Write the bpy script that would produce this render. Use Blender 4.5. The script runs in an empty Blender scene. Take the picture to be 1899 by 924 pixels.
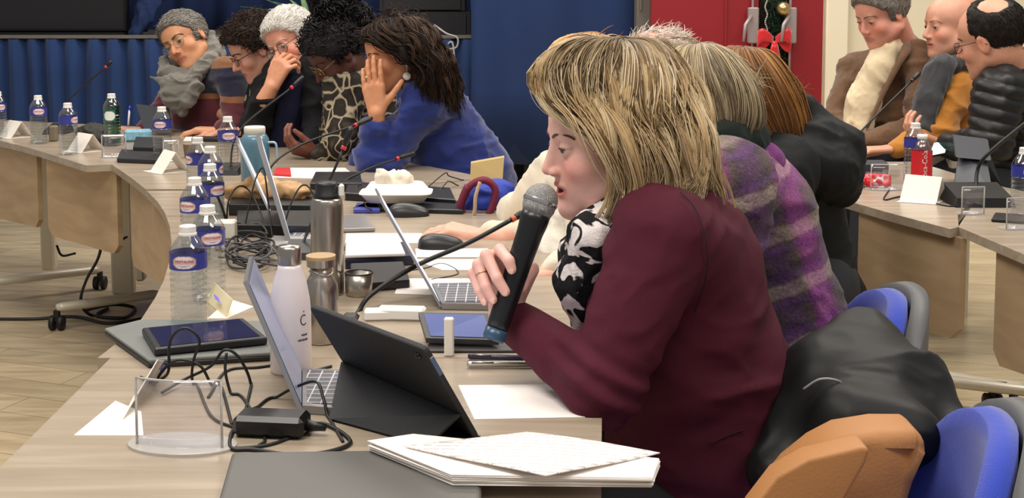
import bpy, math, random
import numpy as np
from mathutils import Matrix, Vector
random.seed(7); RNG = np.random.RandomState(11)
PI = math.pi
SC = bpy.context.scene
COL = SC.collection
A = np.array
# ---------------------------------------------------------------- camera
CAMH, FPX, PIT = 1.29, 2400.0, math.radians(5.0)
cam_d = bpy.data.cameras.new('camera'); cam = bpy.data.objects.new('camera', cam_d); COL.objects.link(cam)
cam.location = (0, 0, CAMH); cam.rotation_euler = (PI/2 - PIT, 0, 0)
cam_d.sensor_width = 36; cam_d.sensor_fit = 'HORIZONTAL'; cam_d.lens = FPX/1899*36
CY = 181.0; cam_d.shift_y = (CY-462)/1899.0; cam_d.clip_start = .05; cam_d.clip_end = 100
SC.camera = cam
def ray(px, py):
    dx = (px-949.5)/FPX; dy = -(py-CY)/FPX
    return A([dx, math.cos(PIT)+dy*math.sin(PIT), -math.sin(PIT)+dy*math.cos(PIT)])
def P(px, py, Y):
    d = ray(px, py); return A([0, 0, CAMH]) + d*(Y/d[1])
TZ = .70
def T(px, py, z=TZ):
    d = ray(px, py); return A([0, 0, CAMH]) + d*((z-CAMH)/d[2])
# ---------------------------------------------------------------- materials
def lin(c):
    if isinstance(c, str):
        c = [int(c[i:i+2], 16)/255 for i in (0, 2, 4)]
    return tuple((x/12.92 if x <= .04045 else ((x+.055)/1.055)**2.4) for x in c)
MATS = {}
class NT:
    def __init__(s, name):
        s.m = bpy.data.materials.new(name); s.m.use_nodes = True; s.t = s.m.node_tree
        s.b = s.t.nodes['Principled BSDF']; s.out = s.t.nodes['Material Output']
    def n(s, typ, **kw):
        nd = s.t.nodes.new(typ)
        for k, v in kw.items():
            if k in nd.inputs: nd.inputs[k].default_value = v
            else: setattr(nd, k, v)
        return nd
    def l(s, a, b): s.t.links.new(a, b)
def mat(name, c, rough=.5, metal=0., bump=0., bscale=200., var=0., vscale=8., attr=False, spec=.5, coat=0., sheen=0., stretch=None, emit=0.):
    if name in MATS: return MATS[name]
    t = NT(name); b = t.b; c = lin(c)
    b.inputs['Roughness'].default_value = rough; b.inputs['Metallic'].default_value = metal
    b.inputs['Specular IOR Level'].default_value = spec; b.inputs['Coat Weight'].default_value = coat
    b.inputs['Sheen Weight'].default_value = sheen
    b.inputs['Base Color'].default_value = (*c, 1)
    co = t.n('ShaderNodeTexCoord'); vec = co.outputs['Object']
    if stretch:
        mp = t.n('ShaderNodeMapping'); mp.inputs['Scale'].default_value = stretch; t.l(vec, mp.inputs['Vector']); vec = mp.outputs['Vector']
    cur = None
    if attr:
        at = t.n('ShaderNodeAttribute', attribute_name='col'); cur = at.outputs['Color']
        t.l(cur, b.inputs['Base Color'])
    if var:
        nz = t.n('ShaderNodeTexNoise', Scale=vscale, Detail=6.); t.l(vec, nz.inputs['Vector'])
        mr = t.n('ShaderNodeMapRange'); mr.inputs['From Min'].default_value = .3; mr.inputs['From Max'].default_value = .7
        mr.inputs['To Min'].default_value = 1-var; mr.inputs['To Max'].default_value = 1+var
        t.l(nz.outputs['Fac'], mr.inputs['Value'])
        mx = t.n('ShaderNodeMix', data_type='RGBA', blend_type='MULTIPLY'); mx.inputs[0].default_value = 1
        mx.inputs[6].default_value = (*c, 1)
        if cur: t.l(cur, mx.inputs[6])
        t.l(mr.outputs['Result'], mx.inputs[7]); t.l(mx.outputs[2], b.inputs['Base Color'])
    if bump:
        nz = t.n('ShaderNodeTexNoise', Scale=bscale, Detail=4.); t.l(vec, nz.inputs['Vector'])
        bp = t.n('ShaderNodeBump'); bp.inputs['Strength'].default_value = bump; bp.inputs['Distance'].default_value = .002
        t.l(nz.outputs['Fac'], bp.inputs['Height']); t.l(bp.outputs['Normal'], b.inputs['Normal'])
    if emit:
        b.inputs['Emission Strength'].default_value = emit
        if cur: t.l(cur, b.inputs['Emission Color'])
        else: b.inputs['Emission Color'].default_value = (*c, 1)
    MATS[name] = t.m
    return t.m
def ramp_mat(name, build, rough=.7, bump=0., bscale=300, sheen=0.):
    """build(t, vec) returns a colour socket"""
    if name in MATS: return MATS[name]
    t = NT(name); co = t.n('ShaderNodeTexCoord')
    t.l(build(t, co.outputs['Object']), t.b.inputs['Base Color']); t.b.inputs['Roughness'].default_value = rough
    t.b.inputs['Sheen Weight'].default_value = sheen; t.b.inputs['Specular IOR Level'].default_value = .3
    if bump:
        nz = t.n('ShaderNodeTexNoise', Scale=bscale, Detail=3.); t.l(co.outputs['Object'], nz.inputs['Vector'])
        bp = t.n('ShaderNodeBump'); bp.inputs['Strength'].default_value = bump; bp.inputs['Distance'].default_value = .003
        t.l(nz.outputs['Fac'], bp.inputs['Height']); t.l(bp.outputs['Normal'], t.b.inputs['Normal'])
    MATS[name] = t.m; return t.m
def ramp(t, fac, stops, interp='LINEAR'):
    r = t.n('ShaderNodeValToRGB'); cr = r.color_ramp; cr.interpolation = interp
    while len(cr.elements) > 1: cr.elements.remove(cr.elements[-1])
    cr.elements[0].position = stops[0][0]; cr.elements[0].color = (*lin(stops[0][1]), 1)
    for p, c in stops[1:]:
        e = cr.elements.new(p); e.color = (*lin(c), 1)
    t.l(fac, r.inputs['Fac']); return r.outputs['Color']
def glass(name, c='ffffff', ior=1.2, rough=.02, alpha=.12, gl=1.0):
    """thin clear plastic: see-through with a fresnel gloss"""
    if name in MATS: return MATS[name]
    t = NT(name); t.t.nodes.remove(t.b)
    tr = t.n('ShaderNodeBsdfTransparent'); tr.inputs['Color'].default_value = (*lin(c), 1)
    pb = t.n('ShaderNodeBsdfGlossy'); pb.inputs['Color'].default_value = (.95, .95, .95, 1); pb.inputs['Roughness'].default_value = rough
    lw = t.n('ShaderNodeLayerWeight'); lw.inputs['Blend'].default_value = .35
    mr = t.n('ShaderNodeMapRange'); mr.inputs['To Min'].default_value = alpha; mr.inputs['To Max'].default_value = min(1, alpha+.55*gl)
    t.l(lw.outputs['Facing'], mr.inputs['Value'])
    mx = t.n('ShaderNodeMixShader'); t.l(mr.outputs['Result'], mx.inputs[0]); t.l(tr.outputs[0], mx.inputs[1]); t.l(pb.outputs[0], mx.inputs[2])
    t.l(mx.outputs[0], t.out.inputs['Surface']); MATS[name] = t.m; return t.m
# ---------------------------------------------------------------- mesh shapes: (V, F)
def rot(ax=0, ay=0, az=0):
    return A(Matrix.Rotation(az, 3, 'Z') @ Matrix.Rotation(ay, 3, 'Y') @ Matrix.Rotation(ax, 3, 'X'))
def box(c, s, R=None, bev=0.):
    c = A(c, dtype=float); h = A(s, dtype=float)/2
    if bev <= 0:
        V = A([[x, y, z] for x in (-1, 1) for y in (-1, 1) for z in (-1, 1)])*h
        F = [(0, 1, 3, 2), (4, 6, 7, 5), (0, 4, 5, 1), (2, 3, 7, 6), (0, 2, 6, 4), (1, 5, 7, 3)]
    else:
        b = min(bev, *(h*.99)); V = []; ix = {}
        for x in (-1, 1):
            for y in (-1, 1):
                for z in (-1, 1):
                    for a in range(3):
                        q = A([x, y, z])*(h-b); q[a] += (x, y, z)[a]*b; ix[(x, y, z, a)] = len(V); V.append(q)
        F = []
        for a in range(3):
            u, w = (a+1) % 3, (a+2) % 3
            for s_ in (-1, 1):
                def k(p, q, ax):
                    t = [0, 0, 0]; t[a] = s_; t[u] = p; t[w] = q; return ix[(*t, ax)]
                q = [k(-1, -1, a), k(1, -1, a), k(1, 1, a), k(-1, 1, a)]; F.append(q if s_ > 0 else q[::-1])
                for p in (-1, 1):   # edge along w between faces a (s_) and u (p)
                    t1 = [k(p, -1, a), k(p, 1, a), k(p, 1, u), k(p, -1, u)]; F.append(t1[::-1] if s_*p > 0 else t1)
        for x in (-1, 1):
            for y in (-1, 1):
                for z in (-1, 1):
                    t = [ix[(x, y, z, a)] for a in range(3)]; F.append(t if x*y*z > 0 else t[::-1])
        V = A(V)
    if R is not None: V = V @ A(R).T
    return V + c, [tuple(f) for f in F]
def frames(pts):
    pts = A(pts, dtype=float); n = len(pts)
    tg = np.zeros_like(pts); tg[1:-1] = pts[2:]-pts[:-2]; tg[0] = pts[1]-pts[0]; tg[-1] = pts[-1]-pts[-2]
    tg /= np.linalg.norm(tg, axis=1)[:, None]+1e-12
    up = A([0, 0, 1.]) if abs(tg[0][2]) < .9 else A([1., 0, 0])
    U = np.zeros_like(pts); W = np.zeros_like(pts)
    u = np.cross(tg[0], up); u /= np.linalg.norm(u)
    for i in range(n):
        u = u - tg[i]*np.dot(u, tg[i]); u /= np.linalg.norm(u)+1e-12
        U[i] = u; W[i] = np.cross(tg[i], u)
    return tg, U, W
def tube(pts, r, n=8, caps=True, flat=1.):
    pts = A(pts, dtype=float); m = len(pts); r = np.broadcast_to(A(r, dtype=float), (m,))
    _, U, W = frames(pts); a = np.arange(n)*2*PI/n
    V = pts[:, None] + r[:, None, None]*(np.cos(a)[None, :, None]*U[:, None] + flat*np.sin(a)[None, :, None]*W[:, None])
    V = V.reshape(-1, 3)
    F = [(i*n+j, i*n+(j+1) % n, (i+1)*n+(j+1) % n, (i+1)*n+j) for i in range(m-1) for j in range(n)]
    if caps: F += [tuple(range(n))[::-1], tuple((m-1)*n+j for j in range(n))]
    return V, F
def spline(pts, k=8):
    p = [A(q, dtype=float) for q in pts]; p = [2*p[0]-p[1]]+p+[2*p[-1]-p[-2]]; out = []
    for i in range(1, len(p)-2):
        for j in range(k):
            t = j/k
            out.append(.5*((2*p[i])+(-p[i-1]+p[i+1])*t+(2*p[i-1]-5*p[i]+4*p[i+1]-p[i+2])*t*t+(-p[i-1]+3*p[i]-3*p[i+1]+p[i+2])*t**3))
    out.append(p[-2]); return A(out)
def lathe(prof, n=24, c=(0, 0, 0), R=None, cap=True):
    prof = A(prof, dtype=float); m = len(prof); a = np.arange(n)*2*PI/n
    V = np.stack([prof[:, 0][:, None]*np.cos(a), prof[:, 0][:, None]*np.sin(a), np.repeat(prof[:, 1][:, None], n, 1)], -1).reshape(-1, 3)
    F = [(i*n+j, i*n+(j+1) % n, (i+1)*n+(j+1) % n, (i+1)*n+j) for i in range(m-1) for j in range(n)]
    if cap: F += [tuple(range(n))[::-1], tuple((m-1)*n+j for j in range(n))]
    if R is not None: V = V @ A(R).T
    return V+A(c), F
def prism(poly, z0, z1):
    """poly: list of (x,y) or (x,y,*) counter-clockwise seen from above"""
    q = A([p[:2] for p in poly], dtype=float); n = len(q)
    ar = sum(q[i][0]*q[(i+1) % n][1]-q[(i+1) % n][0]*q[i][1] for i in range(n))
    if ar < 0: q = q[::-1]
    V = np.vstack([np.c_[q, np.full(n, z0)], np.c_[q, np.full(n, z1)]])
    F = [tuple(range(n))[::-1], tuple(range(n, 2*n))]+[(i, (i+1) % n, n+(i+1) % n, n+i) for i in range(n)]
    return V, F
def slab(poly, th, nrm=None):
    """3-D planar polygon given a thickness along its normal"""
    q = A(poly, dtype=float); n = len(q)
    N = np.cross(q[1]-q[0], q[2]-q[0]) if nrm is None else A(nrm, dtype=float); N = N/np.linalg.norm(N)
    V = np.vstack([q, q+N*th]); F = [tuple(range(n))[::-1], tuple(range(n, 2*n))]+[(i, (i+1) % n, n+(i+1) % n, n+i) for i in range(n)]
    return V, F
def ball(c, r, R=None, nu=16, nv=10):
    th = np.linspace(0, PI, nv+1)[1:-1]; prof = [(math.sin(t), -math.cos(t)) for t in th]
    V, F = lathe(prof, nu); k = len(V)
    V = np.vstack([V, [[0, 0, -1], [0, 0, 1]]]); F = F[:-2]
    F += [(k, (j+1) % nu, j) for j in range(nu)] + [(k+1, (nv-2)*nu+j, (nv-2)*nu+(j+1) % nu) for j in range(nu)]
    V = V*A(r if hasattr(r, '__len__') else (r, r, r))
    if R is not None: V = V @ A(R).T
    return V+A(c), F
def grid(fn, nu, nv, closed=False):
    V = [fn(i/(nu-1), j/(nv-1)) for i in range(nu) for j in range(nv)]
    F = [(i*nv+j, (i+1)*nv+j, (i+1)*nv+j+1, i*nv+j+1) for i in range(nu-1) for j in range(nv-1)]
    return A(V), F
def thick(V, F, th):
    """give an open grid sheet thickness (two sides and a rim)"""
    V = A(V); N = vnorm(V, F); k = len(V); E = {}
    for f in F:
        for a, b in zip(f, f[1:]+f[:1]): E[(a, b)] = 1
    V2 = np.vstack([V+N*th/2, V-N*th/2]); F2 = list(F)+[tuple(k+i for i in f[::-1]) for f in F]
    F2 += [(b, a, k+a, k+b) for (a, b) in E if (b, a) not in E]
    return V2, F2
def vnorm(V, F):
    N = np.zeros_like(V)
    for sz in (3, 4):
        f = A([x for x in F if len(x) == sz], dtype=int)
        if len(f) == 0: continue
        n = np.cross(V[f[:, 1]]-V[f[:, 0]], V[f[:, 2]]-V[f[:, 0]])
        for j in range(sz): np.add.at(N, f[:, j], n)
    return N/(np.linalg.norm(N, axis=1)[:, None]+1e-12)
class B:
    def __init__(s): s.v = []; s.f = []; s.mi = []; s.sm = []; s.c = []; s.k = 0
    def add(s, VF, mi=0, smooth=False, col=None):
        V, F = VF; V = A(V, dtype=float)
        s.v.append(V); s.f += [tuple(int(i)+s.k for i in f) for f in F]; s.mi += [mi]*len(F); s.sm += [smooth]*len(F)
        if col is None: c = np.ones((len(V), 3))
        elif isinstance(col, str): c = np.tile(lin(col), (len(V), 1))
        else: c = np.broadcast_to(A(col, dtype=float), (len(V), 3))
        s.c.append(c); s.k += len(V); return s
def wloc(o):
    l = A(o.location); return l if o.parent is None else l+wloc(o.parent)
def obj(name, b, mats, parent=None, origin=None):
    """link builder b (world coordinates) as one mesh object"""
    if isinstance(b, tuple): b = B().add(b)
    V = np.vstack(b.v); org = wloc(parent) if parent is not None else (A(origin) if origin is not None else A([0., 0, 0]))
    if parent is None and origin is None:
        org = A([(V[:, 0].min()+V[:, 0].max())/2, (V[:, 1].min()+V[:, 1].max())/2, V[:, 2].min()])
    me = bpy.data.meshes.new(name); me.from_pydata((V-org).tolist(), [], b.f)
    me.polygons.foreach_set('material_index', b.mi); me.polygons.foreach_set('use_smooth', b.sm)
    C = np.vstack(b.c)
    if not np.all(C == 1):
        at = me.color_attributes.new('col', 'FLOAT_COLOR', 'POINT'); at.data.foreach_set('color', np.c_[C, np.ones(len(C))].ravel())
    for m in (mats if isinstance(mats, (list, tuple)) else [mats]): me.materials.append(m)
    me.update(); o = bpy.data.objects.new(name, me); COL.objects.link(o)
    if parent is not None: o.parent = parent
    else: o.location = org
    return o
def tag(o, label=None, cat=None, group=None, kind=None):
    if label: o['label'] = label
    if cat: o['category'] = cat
    if group: o['group'] = group
    if kind: o['kind'] = kind
    return o
def thing(name, loc, label, cat, group=None):
    o = bpy.data.objects.new(name, None); o.empty_display_size = .05; COL.objects.link(o); o.location = loc
    return tag(o, label, cat, group)
def struct(name, b, mats): return tag(obj(name, b, mats), kind='structure')
def dup(o, loc, rz=0, label=None, group=None, scale=None, parent=None, top=True):
    c = o.copy(); COL.objects.link(c)
    if top:
        c.location = loc; c.rotation_euler = (0, 0, rz)
        if scale: c.scale = scale if hasattr(scale, '__len__') else (scale,)*3
        if label: c['label'] = label
        if group: c['group'] = group
    else: c.parent = parent
    for ch in list(o.children): dup(ch, None, parent=c, top=False)
    return c
def text(s, size, wmat=None, font=None):
    """flat lettering as (V,F) in the xy plane, centred"""
    cu = bpy.data.curves.new('lettering', 'FONT'); cu.body = s; cu.size = size; cu.align_x = 'CENTER'; cu.align_y = 'CENTER'; cu.resolution_u = 2
    o = bpy.data.objects.new('lettering', cu); COL.objects.link(o); bpy.context.view_layer.update()
    me = bpy.data.meshes.new_from_object(o); V = A([v.co[:] for v in me.vertices]); F = [tuple(p.vertices) for p in me.polygons]
    bpy.data.objects.remove(o); bpy.data.meshes.remove(me); bpy.data.curves.remove(cu); return V, F
# ---------------------------------------------------------------- numpy noise
_PR = RNG.rand(64, 64, 64).astype(np.float32)
def vnoise(p):
    i = np.floor(p).astype(int); f = p-i; f = f*f*(3-2*f); r = 0
    for a in (0, 1):
        for b in (0, 1):
            for c in (0, 1):
                w = (f[:, 0] if a else 1-f[:, 0])*(f[:, 1] if b else 1-f[:, 1])*(f[:, 2] if c else 1-f[:, 2])
                r = r + w*_PR[(i[:, 0]+a) & 63, (i[:, 1]+b) & 63, (i[:, 2]+c) & 63]
    return r-.5
def fbm(p, o=3):
    r = 0; a = 1.
    for k in range(o): r = r+a*vnoise(p*(2**k)+k*7.3); a *= .5
    return r
# ---------------------------------------------------------------- implicit surfaces
def C_(a, b, ra, rb=None, k=.02): return ('c', A(a, dtype=float), A(b, dtype=float), ra, ra if rb is None else rb, k, 1)
def E_(c, r, R=None, k=.02, s=1): return ('e', A(c, dtype=float), A(r if hasattr(r, '__len__') else (r,)*3, dtype=float), None if R is None else A(R), None, k, s)
def evalp(p, pr):
    if pr[0] == 'c':
        _, a, b, ra, rb = pr[:5]; ba = b-a; l2 = float(ba @ ba)+1e-12
        t = np.clip(((p-a) @ ba)/l2, 0, 1); return np.linalg.norm(p-a-t[:, None]*ba, axis=1)-(ra+(rb-ra)*t)
    if pr[0] == 'e':
        _, c, r, R = pr[:4]; q = p-c
        if R is not None: q = q @ R
        k0 = np.linalg.norm(q/r, axis=1); k1 = np.linalg.norm(q/(r*r), axis=1)+1e-9; return k0*(k0-1)/k1
    return pr[1](p)
def field(p, prims):
    d = np.full(len(p), 1.)
    for pr in prims:
        e = evalp(p, pr); k = pr[5]
        if pr[6] == 1:
            h = np.clip(.5+.5*(d-e)/k, 0, 1); d = d*(1-h)+e*h-k*h*(1-h)
        elif pr[6] == -1:
            h = np.clip(.5-.5*(d+e)/k, 0, 1); d = d*(1-h)-e*h+k*h*(1-h)
        else:       # intersect
            h = np.clip(.5-.5*(d-e)/k, 0, 1); d = d*(1-h)+e*h+k*h*(1-h)
    return d
def F_(fn, k=.004, s=0): return ('f', fn, None, None, None, k, s)
def nets(prims, h, lo=None, hi=None):
    if lo is None:
        L = []; H = []
        for pr in prims:
            if pr[6] != 1: continue
            if pr[0] == 'c': r = max(pr[3], pr[4]); L += [np.minimum(pr[1], pr[2])-r]; H += [np.maximum(pr[1], pr[2])+r]
            elif pr[0] == 'e': r = pr[2].max(); L += [pr[1]-r]; H += [pr[1]+r]
        lo = np.min(L, 0)-.012; hi = np.max(H, 0)+.012
    lo = A(lo, dtype=float); hi = A(hi, dtype=float)
    Bk = 8; nb = np.ceil((hi-lo)/(h*Bk)).astype(int)+1
    g = np.stack(np.meshgrid(*[np.arange(n) for n in nb], indexing='ij'), -1).reshape(-1, 3)
    cen = lo+(g*Bk+(Bk-1)/2)*h; d = field(cen, prims)
    act = np.abs(d) < Bk*h*1.25+.004
    Fv = np.where(d > 0, 1., -1.).reshape(nb).astype(np.float32)
    Fv = np.repeat(np.repeat(np.repeat(Fv, Bk, 0), Bk, 1), Bk, 2)
    ga = g[act]; off = np.stack(np.meshgrid(*[np.arange(Bk)]*3, indexing='ij'), -1).reshape(-1, 3)
    for s in range(0, len(ga), 400):
        ii = (ga[s:s+400][:, None]*Bk+off[None]).reshape(-1, 3)
        Fv[ii[:, 0], ii[:, 1], ii[:, 2]] = field(lo+ii*h, prims)
    S = Fv < 0; n = 0
    mn = np.zeros(tuple(x-1 for x in S.shape), np.uint8)
    for a in (0, 1):
        for b in (0, 1):
            for c in (0, 1):
                mn += S[a:S.shape[0]-1+a, b:S.shape[1]-1+b, c:S.shape[2]-1+c]
    cells = np.argwhere((mn > 0) & (mn < 8)); idx = -np.ones(mn.shape, np.int64); idx[tuple(cells.T)] = np.arange(len(cells))
    acc = np.zeros((len(cells), 3)); cnt = np.zeros(len(cells))
    cr = [(a, b, c) for a in (0, 1) for b in (0, 1) for c in (0, 1)]
    for p in cr:
        for ax in range(3):
            if p[ax]: continue
            q = list(p); q[ax] = 1
            fa = Fv[cells[:, 0]+p[0], cells[:, 1]+p[1], cells[:, 2]+p[2]]; fb = Fv[cells[:, 0]+q[0], cells[:, 1]+q[1], cells[:, 2]+q[2]]
            m = (fa < 0) != (fb < 0); t = fa[m]/(fa[m]-fb[m]); pos = np.tile(A(p, dtype=float), (m.sum(), 1)); pos[:, ax] = t
            acc[m] += pos; cnt[m] += 1
    V = lo+(cells+acc/cnt[:, None])*h; FF = []
    for ax in range(3):
        u, w = (ax+1) % 3, (ax+2) % 3
        sl0 = [slice(None)]*3; sl1 = [slice(None)]*3; sl0[ax] = slice(0, -1); sl1[ax] = slice(1, None)
        s0 = S[tuple(sl0)]; s1 = S[tuple(sl1)]; e = np.argwhere(s0 != s1); fl = s0[tuple(e.T)]
        ok = (e[:, u] > 0) & (e[:, w] > 0) & (e[:, u] < S.shape[u]-1) & (e[:, w] < S.shape[w]-1); e = e[ok]; fl = fl[ok]
        def cc(du, dw):
            q = e.copy(); q[:, u] += du; q[:, w] += dw; return idx[tuple(q.T)]
        q = np.stack([cc(-1, -1), cc(0, -1), cc(0, 0), cc(-1, 0)], 1); q[~fl] = q[~fl][:, ::-1]; FF.append(q)
    Fq = np.vstack(FF); Fq = Fq[(Fq >= 0).all(1)]
    return V, Fq
def smoothv(V, F, it=2, lam=.5):
    e = np.vstack([F[:, [0, 1]], F[:, [1, 2]], F[:, [2, 3]], F[:, [3, 0]]]); 
    for _ in range(it):
        s = np.zeros_like(V); c = np.zeros(len(V))
        for a, b in ((0, 1), (1, 0)):
            np.add.at(s, e[:, a], V[e[:, b]]); np.add.at(c, e[:, a], 1)
        V = V+lam*(s/np.maximum(c, 1)[:, None]-V)
    return V
def qnorm(V, F):
    n = np.cross(V[F[:, 2]]-V[F[:, 0]], V[F[:, 3]]-V[F[:, 1]]); N = np.zeros_like(V)
    for j in range(4): np.add.at(N, F[:, j], n)
    return N/(np.linalg.norm(N, axis=1)[:, None]+1e-12)
def blob(prims, h, disp=None, sm=1):
    V, F = nets(prims, h)
    if sm: V = smoothv(V, F, sm)
    if disp is not None: V = V+qnorm(V, F)*disp(V)[:, None]
    return V, F
def folds(amp, sc=(8, 8, 8), o=3, ridge=True, amp2=.35, seed=0.):
    sc = A(sc, dtype=float)
    def f(V):
        Q = V*sc+seed; Q = Q+.9*np.stack([fbm(Q*.6+11, 2), fbm(Q*.6+23, 2), fbm(Q*.6+37, 2)], 1)
        r = np.clip(1-2.6*np.abs(fbm(Q, 2)), 0, 1)**1.6; Q2 = Q*2.3+5; r2 = np.clip(1-2.6*np.abs(fbm(Q2, 2)), 0, 1)**1.6
        return amp*(r-.35)+amp*amp2*(r2-.35)
    return f
# ---------------------------------------------------------------- people helpers
def hrot(yaw, pitch=0, roll=0):
    """columns forward, left, up. yaw: 180 faces -X, 270 faces the camera; pitch>0 looks down; roll>0 tips the crown to the person's right"""
    return A(Matrix.Rotation(math.radians(yaw), 3, 'Z') @ Matrix.Rotation(math.radians(pitch), 3, 'Y') @ Matrix.Rotation(math.radians(roll), 3, 'X'))
class Head:
    def __init__(s, O, yaw, pitch=0, roll=0, sc=1., skin='e0ac8c', lip='b9605a', brow='4a3526', iris='4a3a2a', opn=.8, jaw=1., mouth=0., nose=1., cheek=0., brows=1.):
        s.O = A(O); s.R = hrot(yaw, pitch, roll); s.s = sc; s.skin = A(lin(skin)); s.lip = A(lin(lip)); s.brow = brow; s.iris = iris
        s.opn = opn; s.jaw = jaw; s.mouth = mouth; s.nose = nose; s.cheek = cheek; s.brows = brows
    def w(s, p): return s.O+s.s*(A(p, dtype=float) @ s.R.T)
    def loc(s, p): return ((p-s.O) @ s.R)/s.s
    def e(s, c, r, k=.02, sg=1, R=None):
        r = A(r if hasattr(r, '__len__') else (r,)*3)*s.s; RR = s.R if R is None else s.R @ R
        return ('e', s.w(c), r, RR, None, k*s.s, sg)
    def c(s, a, b, ra, rb=None, k=.02, sg=1): return ('c', s.w(a), s.w(b), ra*s.s, (ra if rb is None else rb)*s.s, k*s.s, sg)
    def prims(s, neck=None, nr=.052):
        j = s.jaw; P_ = [
            s.e((-.012, 0, .035), (.096, .075, .083)), s.e((.03, 0, .035), (.055, .062, .052), .02),
            s.e((.028, 0, -.045), (.058, .052*j, .068), .03),
            s.c((.0, .052*j, -.055), (.066, .014*j, -.098), .017, .015, .03), s.c((.0, -.052*j, -.055), (.066, -.014*j, -.098), .017, .015, .03),
            s.e((.052, .038, -.03), (.028, .024, .024), .02), s.e((.052, -.038, -.03), (.028, .024, .024), .02),
            s.c((.076, -.03, .02), (.076, .03, .02), .011, .011, .012),
            s.e((.062, 0, -.062), (.026, .034, .030), .02), s.e((.076, 0, -.1), (.016, .018, .014), .015)]
        for y in (-1, 1): P_ += [s.e((.094, y*.031, .0), (.016, .017, .012), .012, -1), s.e((.073, y*.031, .001), .0142, .004)]
        n = s.nose
        P_ += [s.c((.072, 0, .014), (.084, 0, -.034), .011, .014, .008), s.c((.083, 0, .012), (.083+.027*n, 0, -.031), .007, .0095, .008), s.e((.094, .0115, -.036), (.010, .007, .007), .005), s.e((.094, -.0115, -.036), (.010, .007, .007), .005),
               s.e((.103, .006, -.044), (.004, .003, .004), .003, -1), s.e((.103, -.006, -.044), (.004, .003, .004), .003, -1),
               s.e((.0815, 0, -.0585), (.0130, .0255, .0055), .005), s.e((.0800, 0, -.0705-s.mouth*.4), (.0130, .0225, .0062), .005),
               s.e((.094, 0, -.0645-s.mouth*.2), (.012, .024, .0012+s.mouth*.5), .002, -1)]
        for y in (-1, 1):
            if s.opn > 0: P_.append(s.e((.088, y*.031, -.001), (.010, .0125, .0052*s.opn), .002, -1))
            P_ += [s.e((-.006, y*.077, -.006), (.018, .008, .031), .006, 1, rot(0, .15, y*.25)), s.e((-.002, y*.086, -.004), (.009, .006, .018), .004, -1)]
        if neck is not None: P_.append(('c', s.w((-.022, 0, -.05)), A(neck), nr*s.s, nr*1.08*s.s, .03, 1))
        return P_
    def color(s, V):
        L = s.loc(V); c = np.tile(s.skin, (len(V), 1)); x, y, z = L.T; fr = x > .05
        def mixc(m, col, a=1.):
            m = np.clip(m, 0, 1)[:, None]*a; c[:] = c*(1-m)+A(col)*m
        zz = -.065-s.mouth*.2
        mixc(fr*(1.3-((y/.0265)**2+((z-zz)/(.0115+s.mouth*.4))**2)**.5*1.15)*3*(x > .070), s.lip, .8)
        red = s.skin*A([1.02, .70, .66])
        mixc(fr*np.clip(1-((np.abs(y)-.040)/.030)**2-((z+.032)/.028)**2, 0, 1)*1.2, red, .35+s.cheek)
        mixc((x > .09)*np.clip(1-(y/.02)**2, 0, 1)*np.clip(1-((z+.033)/.018)**2, 0, 1), red, .4)
        mixc((np.abs(y) > .072)*(x > -.03)*(x < .02)*(np.abs(z+.005) < .034), red, .3)
        if s.mouth > 0: mixc((x > .07)*(1.2-((y/.015)**2+((z-zz)/(.0015+s.mouth*.45))**2))*3, (.12, .02, .02))
        for sy in (-1, 1):       # lashes and lid line
            m = (x > .07)*np.clip(1-np.abs(z-.0045*s.opn)/.0028, 0, 1)*np.clip(1-((y-sy*.031)/.0165)**2, 0, 1)*1.8
            mixc(m, lin(s.brow), .75)
        return c
    def add(s, b, h=.0035, neck=None, nr=.052, extra=()):
        V, F = nets(s.prims(neck, nr)+list(extra), h*s.s); V = smoothv(V, F, 1, .4); b.add((V, F), 0, True, s.color(V))
        for y in (-1, 1):
            ev, ef = ball((0, 0, 0), .0127, rot(0, PI/2, 0), 24, 16); r = np.hypot(ev[:, 1], ev[:, 2]+.001)/.0127
            col = np.where((r < .26)[:, None], A([[.01, .01, .01]]), np.where((r < .58)[:, None], A([lin(s.iris)]), A([[.62, .56, .52]])))
            if s.opn > 0: b.add((s.w(ev+A([.073, y*.031, .0])), ef), 0, True, col)
            if s.opn > 0:
                dy = np.linspace(-.0118, .0118, 11); dz = .0052*s.opn*np.sqrt(1-(dy/.0125)**2)
                b.add(tube(s.w(np.stack([.073+np.sqrt(.0150**2-dy**2-dz**2), y*.031+dy, dz], 1)), .0009*s.s, 5), 0, True, '2a1c16')
            if s.brows:
                pts = spline([(.0888, y*.011, .0195), (.0884, y*.022, .0235), (.0838, y*.034, .0250), (.0745, y*.045, .0225), (.066, y*.052, .016)], 5)
                b.add(tube(s.w(pts), s.s*np.linspace(.0032, .0014, len(pts))*s.brows, 6), 0, True, s.brow)
        return b
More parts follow.
